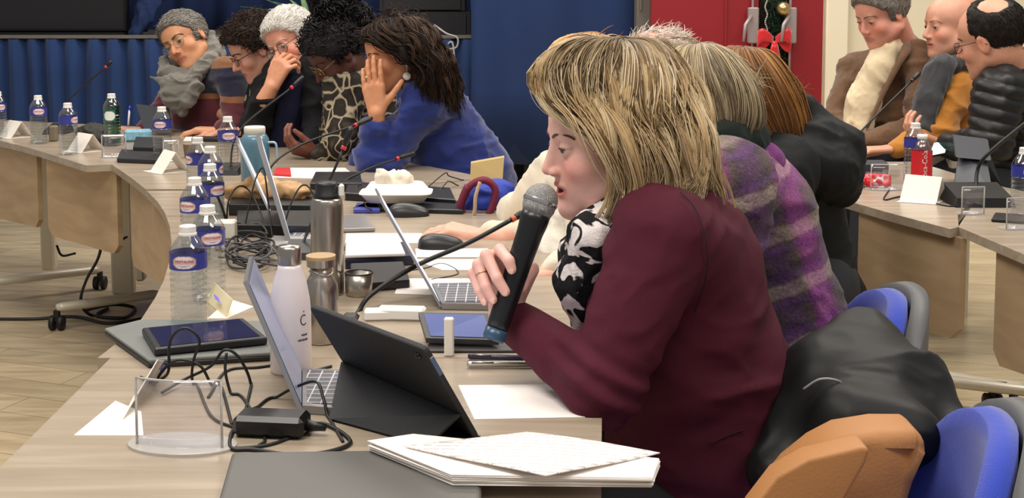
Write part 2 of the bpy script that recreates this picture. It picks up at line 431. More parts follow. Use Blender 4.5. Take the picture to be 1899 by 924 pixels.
def hand_prims(W, d, n, t, curl=(20, 25, 15), size=1., spread=6, thumb=(35, 15), curls=None, k=.006):
    """W wrist, d towards the fingers, n out of the palm, t towards the thumb; curl in degrees per joint"""
    u = lambda v: A(v, dtype=float)/np.linalg.norm(v)
    W = A(W); d = u(d); n = A(n, dtype=float); n = u(n-d*(n @ d)); tt = u(np.cross(d, n)); tt = tt if tt @ A(t) > 0 else -tt
    S = size; out = []
    pos = [(-1.5, .088, .0086), (-.5, .096, .0092), (.5, .098, .0094), (1.5, .094, .0092)]  # pinky .. index
    L = [(.033, .020, .017), (.042, .026, .019), (.046, .029, .020), (.041, .025, .018)]
    for i, ((o, l, r), ln) in enumerate(zip(pos, L)):
        base = W+S*(d*l*.93+tt*o*.0205); out.append(('c', W+S*(d*.012+tt*o*.013), base, .0125*S, .0115*S, .014*S, 1))
        cu = (curls[i] if curls else curl); an = 0; p = base; sd = math.radians(o*spread); dd = d*math.cos(sd)+tt*math.sin(sd)
        for j in range(3):
            an += math.radians(cu[j]); q = p+S*ln[j]*(dd*math.cos(an)+n*math.sin(an))
            out.append(('c', p, q, S*(r-.0006*j), S*(r-.0006*(j+1)), .003*S if j else .006*S, 1)); p = q
    a0, a1 = math.radians(thumb[0]), math.radians(thumb[1])
    p0 = W+S*(d*.018+tt*.022+n*.006); p1 = p0+S*.045*u(d*math.cos(a0)+tt*math.sin(a0)+n*.25); p2 = p1+S*.034*u(d*math.cos(a0-a1)+tt*math.sin(a0-a1)+n*.3)
    p3 = p2+S*.026*u(d*math.cos(a0-2*a1)+tt*math.sin(a0-2*a1)+n*.35)
    out += [('c', W+S*(d*.01+tt*.012), p1, .014*S, .0125*S, .012*S, 1), ('c', p1, p2, .0115*S, .0098*S, .003, 1), ('c', p2, p3, .0098*S, .0085*S, .003, 1)]
    return out
def skin_mat():
    if 'skin' in MATS: return MATS['skin']
    m = mat('skin', 'ffffff', .48, attr=True, var=.05, vscale=60, bump=.08, bscale=500, spec=.4)
    b = m.node_tree.nodes['Principled BSDF']; b.inputs['Subsurface Weight'].default_value = .12; b.inputs['Subsurface Scale'].default_value = .01
    b.inputs['Subsurface Radius'].default_value = (1, .35, .2); return m
def add_skin(b, prims, h, col, sm=1):
    V, F = blob(prims, h, sm=sm); c = np.tile(A(lin(col)), (len(V), 1)); b.add((V, F), 0, True, c)
def hairmat(name='hair_strands', rough=.6):
    return mat(name, 'ffffff', rough, attr=True, spec=.25)
def locks(paths, r, col, n=3):
    """paths (N,m,3), r (N,m), col (N,m,3) -> many thin tapered tubes as one V,F,col"""
    N, m, _ = paths.shape; tg = np.gradient(paths, axis=1); tg /= np.linalg.norm(tg, axis=2)[..., None]+1e-9
    ref = A([.13, .21, 1.]); U = np.cross(tg, ref); U /= np.linalg.norm(U, axis=2)[..., None]+1e-9; W = np.cross(tg, U)
    a = np.arange(n)*2*PI/n
    V = paths[:, :, None]+r[:, :, None, None]*(np.cos(a)[:, None]*U[:, :, None]+np.sin(a)[:, None]*W[:, :, None])
    C = np.repeat(col[:, :, None], n, 2); idx = np.arange(N*m*n).reshape(N, m, n)
    q = np.stack([idx[:, :-1], np.roll(idx, -1, 2)[:, :-1], np.roll(idx, -1, 2)[:, 1:], idx[:, 1:]], -1).reshape(-1, 4)
    return V.reshape(-1, 3), q, C.reshape(-1, 3)
def resample(pts, M):
    s = spline(pts, 10); d = np.r_[0, np.cumsum(np.linalg.norm(np.diff(s, axis=0), axis=1))]
    return np.stack([np.interp(np.linspace(0, d[-1], M), d, s[:, k]) for k in range(3)], 1)
def palette(t, u, cols, root, tipl):
    """colour for strands: t along (m), u random per strand (N)"""
    cs = A([lin(c) for c in cols]); i = np.clip((u*len(cs)).astype(int), 0, len(cs)-1); base = cs[i][:, None]*np.ones((1, len(t), 1))
    rt = (np.clip(1-t/tipl, 0, 1)[None, :]**(.55+.9*((u*7.3) % 1))[:, None])[:, :, None]*.92; return base*(1-rt)+A(lin(root))*rt
def guide_hair(b, guides, N, cols, root, rootlen=.3, r=.0016, wave=.006, wfreq=3., jit=.006, clump=40, M=24, under=None, shell=True, cut=(.8, 1.), lift=.004, csd=.16, uni=.25, inn=.965, conv=0.):
    """strands lofted between guide curves (lists of world points); also a solid under-layer"""
    G = A([resample(g, M) for g in guides]); K = len(G)
    def at(u):
        u = np.clip(u, 0, K-1-1e-6); i = u.astype(int); f = (u-i)[:, None, None]; f = f*f*(3-2*f)*.5+f*.5
        return G[i]*(1-f)+G[i+1]*f
    cen = G.reshape(-1, 3).mean(0)
    if shell:
        us = np.linspace(0, K-1, (K-1)*6+1); S = at(us)
        out = S-cen; S = cen+out*inn
        V = S.reshape(-1, 3); nu, nv = len(us), M
        F = [(i*nv+j, (i+1)*nv+j, (i+1)*nv+j+1, i*nv+j+1) for i in range(nu-1) for j in range(nv-1)]
        tt = np.tile(np.linspace(0, 1, M), nu); cc = A(lin(root))[None]*.75*np.ones((len(V), 1)) if under is None else A(lin(under))[None]*np.ones((len(V), 1))
        V2, F2 = thick(V, F, .008); b.add((V2, F2), 0, True, np.vstack([cc, cc]))
    rr = np.random.RandomState(N); cl = rr.rand(clump)*(K-1); ci = rr.randint(0, clump, N); u = np.clip(cl[ci]+rr.normal(0, csd, N), 0, K-1)
    k2 = int(N*uni); u[:k2] = rr.rand(k2)*(K-1)
    Pp = at(u); t = np.linspace(0, 1, M); L = np.linalg.norm(np.diff(Pp, axis=1), axis=2).sum(1)
    ph = 2.2*cl[ci]+rr.rand(clump)[ci]*1.6+rr.normal(0, .12, N); am = wave*(.5+rr.rand(clump)[ci])
    tg = np.gradient(Pp, axis=1); tg /= np.linalg.norm(tg, axis=2)[..., None]+1e-9
    outw = Pp-cen; outw /= np.linalg.norm(outw, axis=2)[..., None]+1e-9; sd = np.cross(tg, outw)
    env = np.clip(t*1.5, .05, 1)[None, :, None]
    Pp = Pp+env*(am[:, None]*np.sin(ph[:, None]+wfreq*6.28*t[None]*(.9+.2*rr.rand(clump)[ci])[:, None]))[..., None]*sd
    Pp = Pp+env*(.6*am[:, None]*np.cos(ph[:, None]+wfreq*6.28*t[None]))[..., None]*outw
    Pp = Pp+outw*(lift*rr.rand(N))[:, None, None]*env+sd*rr.normal(0, jit, N)[:, None, None]*env*.6+outw*(rr.normal(0, jit*.5, N))[:, None, None]*env
    off = rr.normal(0, 1, (clump, 1, 3))[ci]*lift*1.5; Pp = Pp+off*env
    if conv: Pc = at(cl[ci]); wv = (conv*t**1.5)[None, :, None]; Pp = Pp-wv*(at(u)-Pc)
    # varying lengths
    ct = cut[0]+(cut[1]-cut[0])*rr.rand(N); tt = t[None]*ct[:, None]*(M-1); i = np.clip(tt.astype(int), 0, M-2); f = (tt-i)[..., None]
    ar = np.arange(N)[:, None]; Pp = Pp[ar, i]*(1-f)+Pp[ar, i+1]*f
    R_ = r*(.6+.8*rr.rand(N))[:, None]*(1-.75*t[None]**3)
    V, F, C = locks(Pp, R_, palette(t, np.clip(rr.rand(clump)[ci]*.86+rr.rand(N)*.14, 0, .999), cols, root, rootlen))
    b.add((V, F), 0, True, C)
def cap_prims(H, th=.008, zf=.062, side=-.02, nape=-.075, slope=.55, back=.0, temple=.03, bald=None):
    """short hair shell over the cranium, hairline set by local heights"""
    P_ = [H.e((-.014+back, 0, .035), (.099+th, .076+th, .085+th)), H.e((.02, 0, .05), (.058+th*.6, .06+th*.6, .045+th))]
    def m(p):
        x, y, z = H.loc(p).T
        xf = np.where(z > .03, temple+(z-.03)*slope*2, temple-.012+(z-.03)*.15); zl = np.where(x > -.02, side, side+(nape-side)*np.clip((-.02-x)/.04, 0, 1))
        front = x-np.where(z > zf, 1., xf); return np.maximum(front, zl-z)*H.s
    P_.append(F_(m, .006))
    if bald: P_.append(bald)
    return P_
def fuzz(H, b, V, F, n, ln, r, cols, root, comb, grav=.3, curl=0., m=6, spread=.35, seed=1):
    """short strands rooted on a hair shell"""
    rr = np.random.RandomState(seed); N_ = qnorm(V, F); Lc = H.loc(V)-A([-.01, 0, .03]); Lc /= np.linalg.norm(Lc, axis=1)[:, None]; ok = np.where((N_*(Lc @ H.R.T)).sum(1) > .72)[0]; i = ok[rr.randint(0, len(ok), n)]; p = V[i].copy(); nn = N_[i]
    cd = comb if callable(comb) else (lambda L: np.tile(A(comb, dtype=float), (len(L), 1)))
    d = cd(H.loc(p)) @ H.R.T; d = d-nn*(d*nn).sum(1)[:, None]*.9+nn*spread*rr.rand(n)[:, None]+rr.normal(0, .05+.35*spread, (n, 3)); d /= np.linalg.norm(d, axis=1)[:, None]
    path = [p+nn*.001]; L = ln*(.6+.8*rr.rand(n))/(m-1); ax = rr.normal(0, 1, (n, 3)); 
    for j in range(m-1):
        d = d-nn*.12+A([0, 0, -1])*grav*.2+(np.cross(ax, d)*curl if curl else 0); d /= np.linalg.norm(d, axis=1)[:, None]
        path.append(path[-1]+d*L[:, None])
    path = np.stack(path, 1); t = np.linspace(0, 1, m); R_ = r*(.6+.8*rr.rand(n))[:, None]*(1-.7*t[None]**2)
    Vv, Ff, C = locks(path, R_, palette(t, rr.rand(n)*.999, cols, root, .3)); b.add((Vv, Ff), 0, True, C)
def short_hair(H, root, cols, col='3a2a20', th=.008, h=.005, n=900, ln=.03, r=.0014, comb=(1, 0, -.1), disp=.004, dsc=45, curl=0., spread=.35, grav=.3, seed=1, **kw):
    b = B(); P_ = cap_prims(H, th, **kw); V, F = nets(P_, h*H.s); V = smoothv(V, F, 2); N_ = qnorm(V, F); V = V+N_*(disp*fbm(V*dsc, 2))[:, None]
    b.add((V, F), 0, True, np.tile(A(lin(col)), (len(V), 1))); fuzz(H, b, V, F, n, ln, r, cols, root, comb, curl=curl, spread=spread, grav=grav, seed=seed); return b
def glasses(H, parent, m, w=.024, hh=.017, lens=None, x=.098, z=-.004, r=.0012, squ=2.6):
    b = B(); 
    for y in (-1, 1):
        pts = []
        for k in range(25):
            a = k*2*PI/24; ca, sa = math.cos(a), math.sin(a); pts.append((x-.006*abs(ca), y*.032+w*math.copysign(abs(ca)**(2/squ), ca), z+hh*math.copysign(abs(sa)**(2/squ), sa)))
        b.add(tube(H.w(pts), r*H.s, 6, False), 0, True)
        b.add(tube(H.w([(x-.008, y*(.032+w), z+.006), (x-.03, y*.073, z+.008), (0, y*.08, z+.01), (-.02, y*.081, z-.004)]), r*H.s, 6), 0, True)
    b.add(tube(H.w(spline([(x-.001, -.010, z+.004), (x+.004, 0, z+.008), (x-.001, .010, z+.004)], 4)), r*H.s, 6), 0, True)
    g = obj('glasses', b, m, parent)
    lb = B()
    for y in (-1, 1): lb.add(ball(H.w((x-.003, y*.032, z)), (.0008*H.s, w*.93*H.s, hh*.93*H.s), H.R, 16, 8), 0, True)
    obj('lens', lb, glass('clear_lens', 'ffffff', alpha=.04, gl=.5), g); return g
# ================================================================ the hall
def wood(name, base, dark, sc=(1.2, 14, 14), rough=.45, plank=None, pv=.12):
    if name in MATS: return MATS[name]
    t = NT(name); co = t.n('ShaderNodeTexCoord'); mp = t.n('ShaderNodeMapping'); mp.inputs['Scale'].default_value = sc; t.l(co.outputs['Object'], mp.inputs['Vector'])
    nz = t.n('ShaderNodeTexNoise', Scale=2.2, Detail=8., Distortion=.6); t.l(mp.outputs['Vector'], nz.inputs['Vector'])
    c = ramp(t, nz.outputs['Fac'], [(.3, dark), (.68, base)])
    if plank:
        bk = t.n('ShaderNodeTexBrick', Scale=1., offset=.37); bk.inputs['Brick Width'].default_value = plank[0]; bk.inputs['Row Height'].default_value = plank[1]; bk.inputs['Mortar Size'].default_value = .0015
        bk.inputs['Color1'].default_value = (1-pv*2, 1-pv*2, 1-pv*2, 1); bk.inputs['Color2'].default_value = (1, 1, 1, 1); bk.inputs['Mortar'].default_value = (.35, .3, .26, 1)
        m2 = t.n('ShaderNodeMapping'); m2.inputs['Rotation'].default_value = (0, 0, plank[2]); t.l(co.outputs['Object'], m2.inputs['Vector']); t.l(m2.outputs['Vector'], bk.inputs['Vector'])
        mx = t.n('ShaderNodeMix', data_type='RGBA', blend_type='MULTIPLY'); mx.inputs[0].default_value = 1; t.l(c, mx.inputs[6]); t.l(bk.outputs['Color'], mx.inputs[7]); c = mx.outputs[2]
    t.l(c, t.b.inputs['Base Color']); t.b.inputs['Roughness'].default_value = rough; MATS[name] = t.m; return t.m
FLOOR = wood('floor_planks', 'd6c4a2', 'b5a180', (1.5, 9, 1), .3, plank=(1.2, .14, .35))
struct('floor', B().add(box((0, 4.6, -.02), (9, 9.4, .04))), FLOOR)
CUR = mat('blue_velvet', '1b3768', .9, bump=.3, bscale=60, sheen=.1, var=.12, vscale=3)
YS = 7.6
zs = P(400, 69, YS)[2]
xr = P(884, 69, YS)[0]
# stage platform with pleated skirt
st = thing('stage', (-2, YS, 0), 'low stage platform with a pleated blue skirt along its front', 'stage')
obj('platform', B().add(box(((xr-4.6)/2, YS+.65, zs-.02), (xr+4.6, 1.3, .04))).add(box(((xr-4.6)/2, YS+.75, (zs-.04)/2), (xr+4.5, 1.05, zs-.04))), mat('stage_top', '4a4844', .7), st)
def pleats(x0, x1, y, z0, z1, amp, per, ph=0., n=6, tri=False):
    k = max(2, int((x1-x0)/per*8)); V = []; F = []
    zz = np.linspace(z0, z1, n)
    for i in range(k+1):
        u = i/k; x = x0+(x1-x0)*u; a = (x-x0)/per*2*PI+ph; s = math.sin(a)+.35*math.sin(a*.43+1.)
        for z in zz: V.append((x+.01*math.sin(z*4+x*9), y-amp*s, z))
    F = [(i*n+j, (i+1)*n+j, (i+1)*n+j+1, i*n+j+1) for i in range(k) for j in range(n-1)]
    return thick(V, F, .006)
obj('skirt', B().add(pleats(-4.55, xr, YS-.04, .02, zs-.01, .028, .115), 0, True), CUR, st)
obj('edge_strip', B().add(box(((xr-4.6)/2, YS-.02, zs+.004), (xr+4.6, .07, .018))), mat('edge_grey', '6f6a66', .7), st)
# backdrop curtains and walls
tag(obj('curtain', B().add(pleats(-4.7, 1.1, 8.95, .9, 3.3, .06, .30, n=10), 0, True), mat('navy_curtain', '182c58', .9, bump=.3, bscale=40, var=.15, vscale=2)), 'wide dark navy backdrop curtain hanging behind the stage', 'curtain')
CU2 = mat('blue_drape', '152d5a', .9, bump=.3, bscale=60, var=.1, vscale=2)
x0, x1 = P(872, 150, 7.3)[0], P(1190, 150, 7.3)[0]; zb = P(1000, 306, 7.3)[2]
tag(obj('curtain', B().add(pleats(x0, x1, 7.3, zb, 3.3, .030, .42, 1.2, n=8), 0, True), CU2), 'plain royal blue curtain hanging beside the stage in front of the red door', 'curtain')
struct('wall_back', B().add(box((-.2, 9.12, 1.7), (9.2, .1, 3.4))), mat('dark_wall', '1b1c22', .9))
xw = P(1527, 60, 6.9)[0]; xd0 = P(1204, 60, 6.95)[0]
CW = mat('cream_wall', 'eadfc4', .8, bump=.1, bscale=80)
struct('wall_right', B().add(box((xw+1.4, 7.0, 1.7), (2.8, .16, 3.4))), CW)
struct('trim_1', B().add(box((xw+.07, 6.90, 1.7), (.12, .05, 3.4), bev=.008)), mat('cream_trim', 'f0e6cc', .6))
tag(obj('wall_notice', B().add(box(P(1563, 12, 6.9), (.07, .006, .11)))
    , mat('notice_paper', 'dcd8cc', .8)), 'small pale paper notice fixed to the cream wall', 'notice')
# dark gap under the curtain: low black case
# red double doors
RED = mat('red_paint', '8c1420', .45, bump=.05, bscale=30, var=.05, vscale=2)
GR = mat('bar_grey', 'a79c9c', .4, .3)
def panic(name, xa, px, parent):
    b = B(); z1 = P(px, 22, 6.85)[2]; x = P(px, 50, 6.85)[0]
    b.add(box((x, 6.86, P(px, 47, 6.86)[2]), (.055, .05, .19), bev=.006)); hw = obj('push_bar_housing', b, GR, parent)
    obj('vertical_rod', B().add(tube([(x, 6.875, .1), (x, 6.875, 2.6)], .007, 8), 0, True), GR, parent)
    obj('lever', B().add(tube([(x-.015, 6.83, P(px, 30, 6.86)[2]), (x-.05, 6.80, P(px, 45, 6.86)[2]), (x-.06, 6.80, P(px, 76, 6.86)[2])], [.011, .010, .008], 8), 0, True), GR, parent)
    obj('rod_guide', B().add(box((x, 6.87, P(px, 153, 6.86)[2]), (.03, .03, .03), bev=.004)), GR, parent)
xm0, xm1 = P(1408, 60, 6.9)[0], P(1467, 60, 6.9)[0]
d1 = thing('door_1', ((xd0+xm0)/2, 6.95, 0), None, None); tag(d1, kind='structure')
obj('leaf', B().add(box(((xd0+xm0)/2, 6.93, 1.35), (xm0-xd0-.01, .05, 2.7))).add(box((P(1345, 60, 6.9)[0], 6.90, 1.35), (.012, .012, 2.7))), RED, d1); panic('a', 0, 1397, d1)
d2 = thing('door_2', ((xm0+xw)/2, 6.95, 0), None, None); tag(d2, kind='structure')
# second leaf stands slightly back, with a dark glazed strip carrying the garland
obj('leaf', B().add(box(((xm1+xw)/2, 6.93, 1.35), (xw-xm1-.004, .05, 2.7))), RED, d2); panic('b', 0, 1467, d2)
obj('glazing', B().add(box(((xm0+xm1)/2, 6.97, 1.35), (xm1-xm0, .02, 2.7))), mat('dark_glass', '14181a', .08), d2)
struct('trim_2', B().add(box(((P(1178, 60, 7.1)[0]+P(1204, 60, 7.1)[0])/2, 7.1, 1.7), (P(1204, 60, 7.1)[0]-P(1178, 60, 7.1)[0], .14, 3.4))).add(box((P(1185, 60, 7.1)[0], 7.02, 1.9), (.008, .01, 1.5))), mat('grey_post', '6b645e', .7))
# garland
g = thing('christmas_garland', P(1438, 100, 6.86), 'dark green Christmas garland with a red bow and gold bauble between the red doors', 'garland')
b = B(); rr = np.random.RandomState(5)
for i in range(900):
    z = P(1438, rr.uniform(-12, 150), 6.9)[2]; c = A([P(1437+rr.normal(0, 9), 60, 6.89)[0], 6.905+rr.normal(0, .012), z]); d = rr.normal(0, 1, 3); d[1] = -abs(d[1]); d /= np.linalg.norm(d)
    b.add(tube([c, c+d*rr.uniform(.015, .045)], [.0022, .0006], 3), 0, False, ['1d3a24', '27492c', '142a1a'][i % 3])
obj('greenery', b, mat('needle', 'ffffff', .7, attr=True), g)
obj('bauble', B().add(ball(P(1453, 16, 6.84), .037, None, 20, 14), 0, True), mat('gold_bauble', 'c9b27a', .25, .9), g)
bw = B(); c = P(1436, 82, 6.82)
for s in (-1, 1):
    bw.add(thick(*grid(lambda u, v: tuple(c+A([s*(.005+.075*math.sin(u*PI)*1.0+.02*u), -.02*math.sin(u*PI*2), .05*math.sin(u*PI*2)*.6+.02+(v-.5)*.04*(1+math.sin(u*PI))])), 12, 5), .002), 0, True)
    bw.add(thick(*grid(lambda u, v: tuple(c+A([s*(.004+.030*u)+(v-.5)*.05*(.5+u), -.006-.01*math.sin(u*5+v*3), -.21*u])), 12, 5), .002), 0, True)
bw.add(ball(c, (.016, .013, .018)), 0, True)
obj('bow', bw, mat('red_satin', 'd01822', .35, sheen=.5), g)
ch = B()
for i in range(26): ch.add(ball(P(1421+2*math.sin(i*.8), -8+i*3.6, 6.86), .006, None, 6, 5), 0, True)
obj('bead_string', ch, mat('silver_bead', 'b5b2ae', .3, .6), g)
# screen on the stage
s = thing('television', P(130, 60, 7.9), 'large switched-off black screen standing on the left of the stage', 'television')
ax, bx = P(-40, 30, 7.9)[0], P(236, 30, 7.9)[0]; zt = P(100, -80, 7.9)[2]; zb_ = P(100, 60, 7.9)[2]
obj('casing', B().add(box(((ax+bx)/2, 7.93, (zt+zb_)/2), (bx-ax, .06, zt-zb_), bev=.01)), mat('tv_black', '0c0c0e', .4), s)
obj('panel', B().add(box(((ax+bx)/2, 7.896, (zt+zb_)/2), (bx-ax-.04, .006, zt-zb_-.04))), mat('tv_panel', '1e1c20', .25), s)
obj('foot', B().add(box(((ax+bx)/2, 7.95, (zb_+zs)/2), (.9, .2, zb_-zs), bev=.004)), mat('tv_black', '0c0c0e', .4), s)
tag(obj('cloth_bundle', B().add(blob([C_(P(250, 62, 7.8), P(275, 20, 7.85), .04, .05, .03), C_(P(262, 40, 7.85), P(290, -20, 7.9), .05, .06, .03)], .015, folds(.03, (12, 12, 6), 2)), 0, True), mat('navy_curtain', '182c58', .9)), 'bunched navy curtain end lying beside the black screen', 'cloth')
# stage monitors
def wedge(x0, x1, y0, y1, Y, label, wire):
    a, c, e, f = P(x0, y1, Y), P(x1, y1, Y), P(x1, y0, Y), P(x0, y0, Y); dx = .03
    r = thing('loudspeaker', (a+c)/2, label, 'loudspeaker', None); q = [a, c, e+A([-.0, .10, 0]), f+A([.0, .10, 0])]
    obj('cabinet', B().add(slab([a, c, e, f], .34, (0, 1, 0))), mat('speaker_black', '17161a', .7), r)
    gr = (A([a, c, e, f])-(a+e)/2)*.9+(a+e)/2-A([0, .004, 0]); obj('grille', B().add(slab(list(gr), .01, (0, -1, 0))), mat('speaker_grille', '232226', .5, .3, bump=.8, bscale=500), r)
wedge(704, 862, -24, 20, 7.85, 'wide black loudspeaker lying on the stage, tilted back', 1)
wedge(716, 872, 22, 66, 7.8, 'black equipment case on the stage beneath the loudspeaker', 0)
cb = spline([P(805, 46, 7.6), P(828, 62, 7.56), P(848, 70, 7.54), P(846, 88, 7.54), P(825, 90, 7.55), P(838, 78, 7.54), P(843, 110, 7.54), P(846, 180, 7.54), P(848, 300, 7.54), P(850, 385, 7.54)], 8)
tag(obj('cable', B().add(tube(cb, .006, 6), 0, True), mat('pale_cable', 'b9b8b4', .5)), 'thin white cable looping over the stage edge and down its skirt', 'cable')
# plant on the stage
pl = thing('potted_plant', (P(562, 60, 7.9)[0], 7.9, zs), 'spiky green potted plant on the stage behind the white-haired person', 'plant')
obj('pot', B().add(lathe([(0, 0), (.08, 0), (.10, .14), (.095, .14), (.09, .12), (0, .12)], 20, (P(562, 60, 7.9)[0], 7.9, zs)), 0, True), mat('dark_pot', '2a2622', .6), pl)
for i in range(22):
    a = i*2.4; l = .30+.14*rr.rand(); c = A([P(572, 60, 7.9)[0], 7.9, zs+.07]); dz = rr.uniform(.15, .85)
    pts = [c+A([math.cos(a)*l*t, math.sin(a)*l*t*.6, l*dz*(t-.45*t*t)*1.3]) for t in np.linspace(0, 1, 9)]
    V = []; 
    for j, p in enumerate(pts):
        w = .019*math.sin(min(1, .25+j/8)*PI*.86+.2); n = A([-math.sin(a), math.cos(a), 0]); V += [p-n*w, p+n*w]
    obj('leaf', B().add(thick(V, [(j*2, j*2+1, j*2+3, j*2+2) for j in range(8)], .002), 0, True), mat('leaf_green', '7ea070', .5, var=.3, vscale=10), pl)
# low black rail seen under the curtain
rl = thing('guard_rail', (P(960, 320, 7.6)[0], 7.45, 0), 'low black barred rail standing behind the royal blue curtain', 'rail')
xa, xb = P(885, 320, 7.5)[0], P(1120, 320, 7.5)[0]
obj('top_bar', B().add(box(((xa+xb)/2, 7.5, zb+.0), (xb-xa, .04, .04))), mat('tv_black', '0c0c0e', .4), rl)
obj('back_board', B().add(box(((xa+xb)/2, 7.56, zb/2), (xb-xa, .03, zb))), mat('dark_board', '101116', .8), rl)
for i in range(9): obj('bar', B().add(box((xa+(xb-xa)*(i+.5)/9, 7.5, zb/2), (.03, .03, zb))), mat('rail_bar', '1d1d22', .5), rl)
# ================================================================ desks
TOP = wood('desk_top', 'aa9c8a', '948673', (1.3, 16, 16), .26); EDGE = wood('desk_edge', 'a8957c', '94816a', (3, 3, 20), .4); PAN = wood('desk_panel', 'b89e7c', 'a48a6a', (2, 2, 9), .5)
LEG = mat('beige_metal', 'd4ccba', .4, .2); RUB = mat('caster_black', '121214', .5)
TH = .022
def desk(label, poly, panels=(), feet=(), cols=()):
    c = np.mean([T(*p) for p in poly], 0); r = thing('desk', (c[0], c[1], 0), label, 'desk', 'grey oak meeting desks')
    obj('table_top', B().add(prism([T(*p) for p in poly], TZ-TH, TZ)), TOP, r)
    for q in panels:      # modesty panel: (x0,x1, y_bottom0, y_bottom1) on the plane under the front edge
        a, b_, ya, yb = q; A0, B0 = T(a[0], a[1]), T(b_[0], b_[1]); n = B0-A0; n[2] = 0; nn = A([-n[1], n[0], 0])/np.linalg.norm(n); nn = nn if nn[1] > 0 else -nn
        A0 = A0+nn*.03; B0 = B0+nn*.03; za, zb2 = P(a[0], ya, A0[1])[2], P(b_[0], yb, B0[1])[2]
        L = B0-A0; cr = .06; up = A([0, 0, 1.]); t1 = TZ-TH
        pts = [A0*[1, 1, 0]+up*t1, B0*[1, 1, 0]+up*t1, B0*[1, 1, 0]+up*(zb2+.03)]+[B0*[1, 1, 0]-L/np.linalg.norm(L)*.03+up*zb2, A0*[1, 1, 0]+L/np.linalg.norm(L)*.03+up*za, A0*[1, 1, 0]+up*(za+.03)]
        obj('modesty_panel', B().add(slab(pts, .018, nn)), PAN, r)
    for (x, y, Y, w) in cols:    # x,y px of the foot of a leg column, depth
        p = P(x, y, Y); obj('leg', B().add(box((p[0], p[1], (TZ-TH+p[2])/2), (w, .05, TZ-TH-p[2]), bev=.008)), LEG, r)
    for (xa_, ya_, xb_, yb_, casters) in feet:
        z = .085; a, b_ = T(xa_, ya_, z), T(xb_, yb_, z); d = (b_-a)/np.linalg.norm(b_-a)
        f = obj('foot_bar', B().add(tube([a, a+d*.02, b_-d*.02, b_], [.016, .022, .022, .016], 10, flat=.8), 0, True), LEG, r)
        for e in casters:
            q = a if e == 0 else b_; cbd = B(); 
            for s_ in (-1, 1): cbd.add(lathe([(0, -.009), (.026, -.009), (.028, -.006), (.028, .006), (.026, .009), (0, .009)], 16, q+A([s_*.016, 0, .028-z]), rot(0, PI/2, 0)), 0, True)
            obj('caster', cbd.add(box(q+A([0, 0, .055-z]), (.02, .02, .04))), RUB, r)
    return r
desk('grey oak desk at the far left end of the row, cut by the frame', [(-90, 240), (37, 270), (64, 226), (-80, 216)], [((-80, 243), (52, 275), 390, 424)], [(-60, 528, 185, 500, (1,))], [(92, 500, 5.6, .06)])
desk('grey oak desk in the far left row carrying the green bottle', [(37, 270), (60, 276), (160, 307), (207, 305), (290, 236), (64, 226)], [((70, 283), (200, 307), 436, 473)], [(105, 571, 293, 545, (0,))], [(230, 545, 5.25, .09)])
desk('grey oak corner desk with a curved inner edge carrying the closed black notebook', [(207, 305), (225, 317), (245, 331), (270, 351), (690, 351), (905, 330), (560, 262), (290, 236)], [((222, 318), (298, 385), 490, 545)], [], [(262, 520, 5.0, .035)])
desk('long grey oak desk with a concave inner edge under the row of water bottles', [(272, 354), (292, 374), (306, 395), (315, 420), (318, 450), (314, 485), (304, 520), (288, 552), (262, 592), (235, 622), (181, 664), (1118, 664), (1062, 500), (980, 400), (905, 331), (690, 352)])
desk('nearest grey oak desk carrying the papers and tablet stand', [(205, 664), (0, 868), (-110, 985), (1112, 1010), (1115, 924), (1116, 780), (1117, 665)])
desk('grey oak desk on the right under the red-labelled bottle', [(1548, 366), (1642, 393), (1762, 425), (1778, 421), (1776, 400), (1830, 340), (1700, 300), (1590, 300), (1500, 320)], [((1576, 378), (1764, 427), 575, 634)], [(1740, 706, 2060, 742, ()), (1700, 688, 1880, 722, (1,))], [(1722, 700, 5.0, .075), (1766, 712, 4.95, .09)])
desk('grey oak desk cut by the right edge of the frame', [(1777, 421), (1899, 472), (2100, 545), (2240, 430), (1830, 340)], [((1826, 445), (2060, 535), 672, 760)], [(1874, 800, 2100, 830, (0,)), (1842, 712, 2000, 740, (0,))], [(1990, 800, 4.4, .08)])
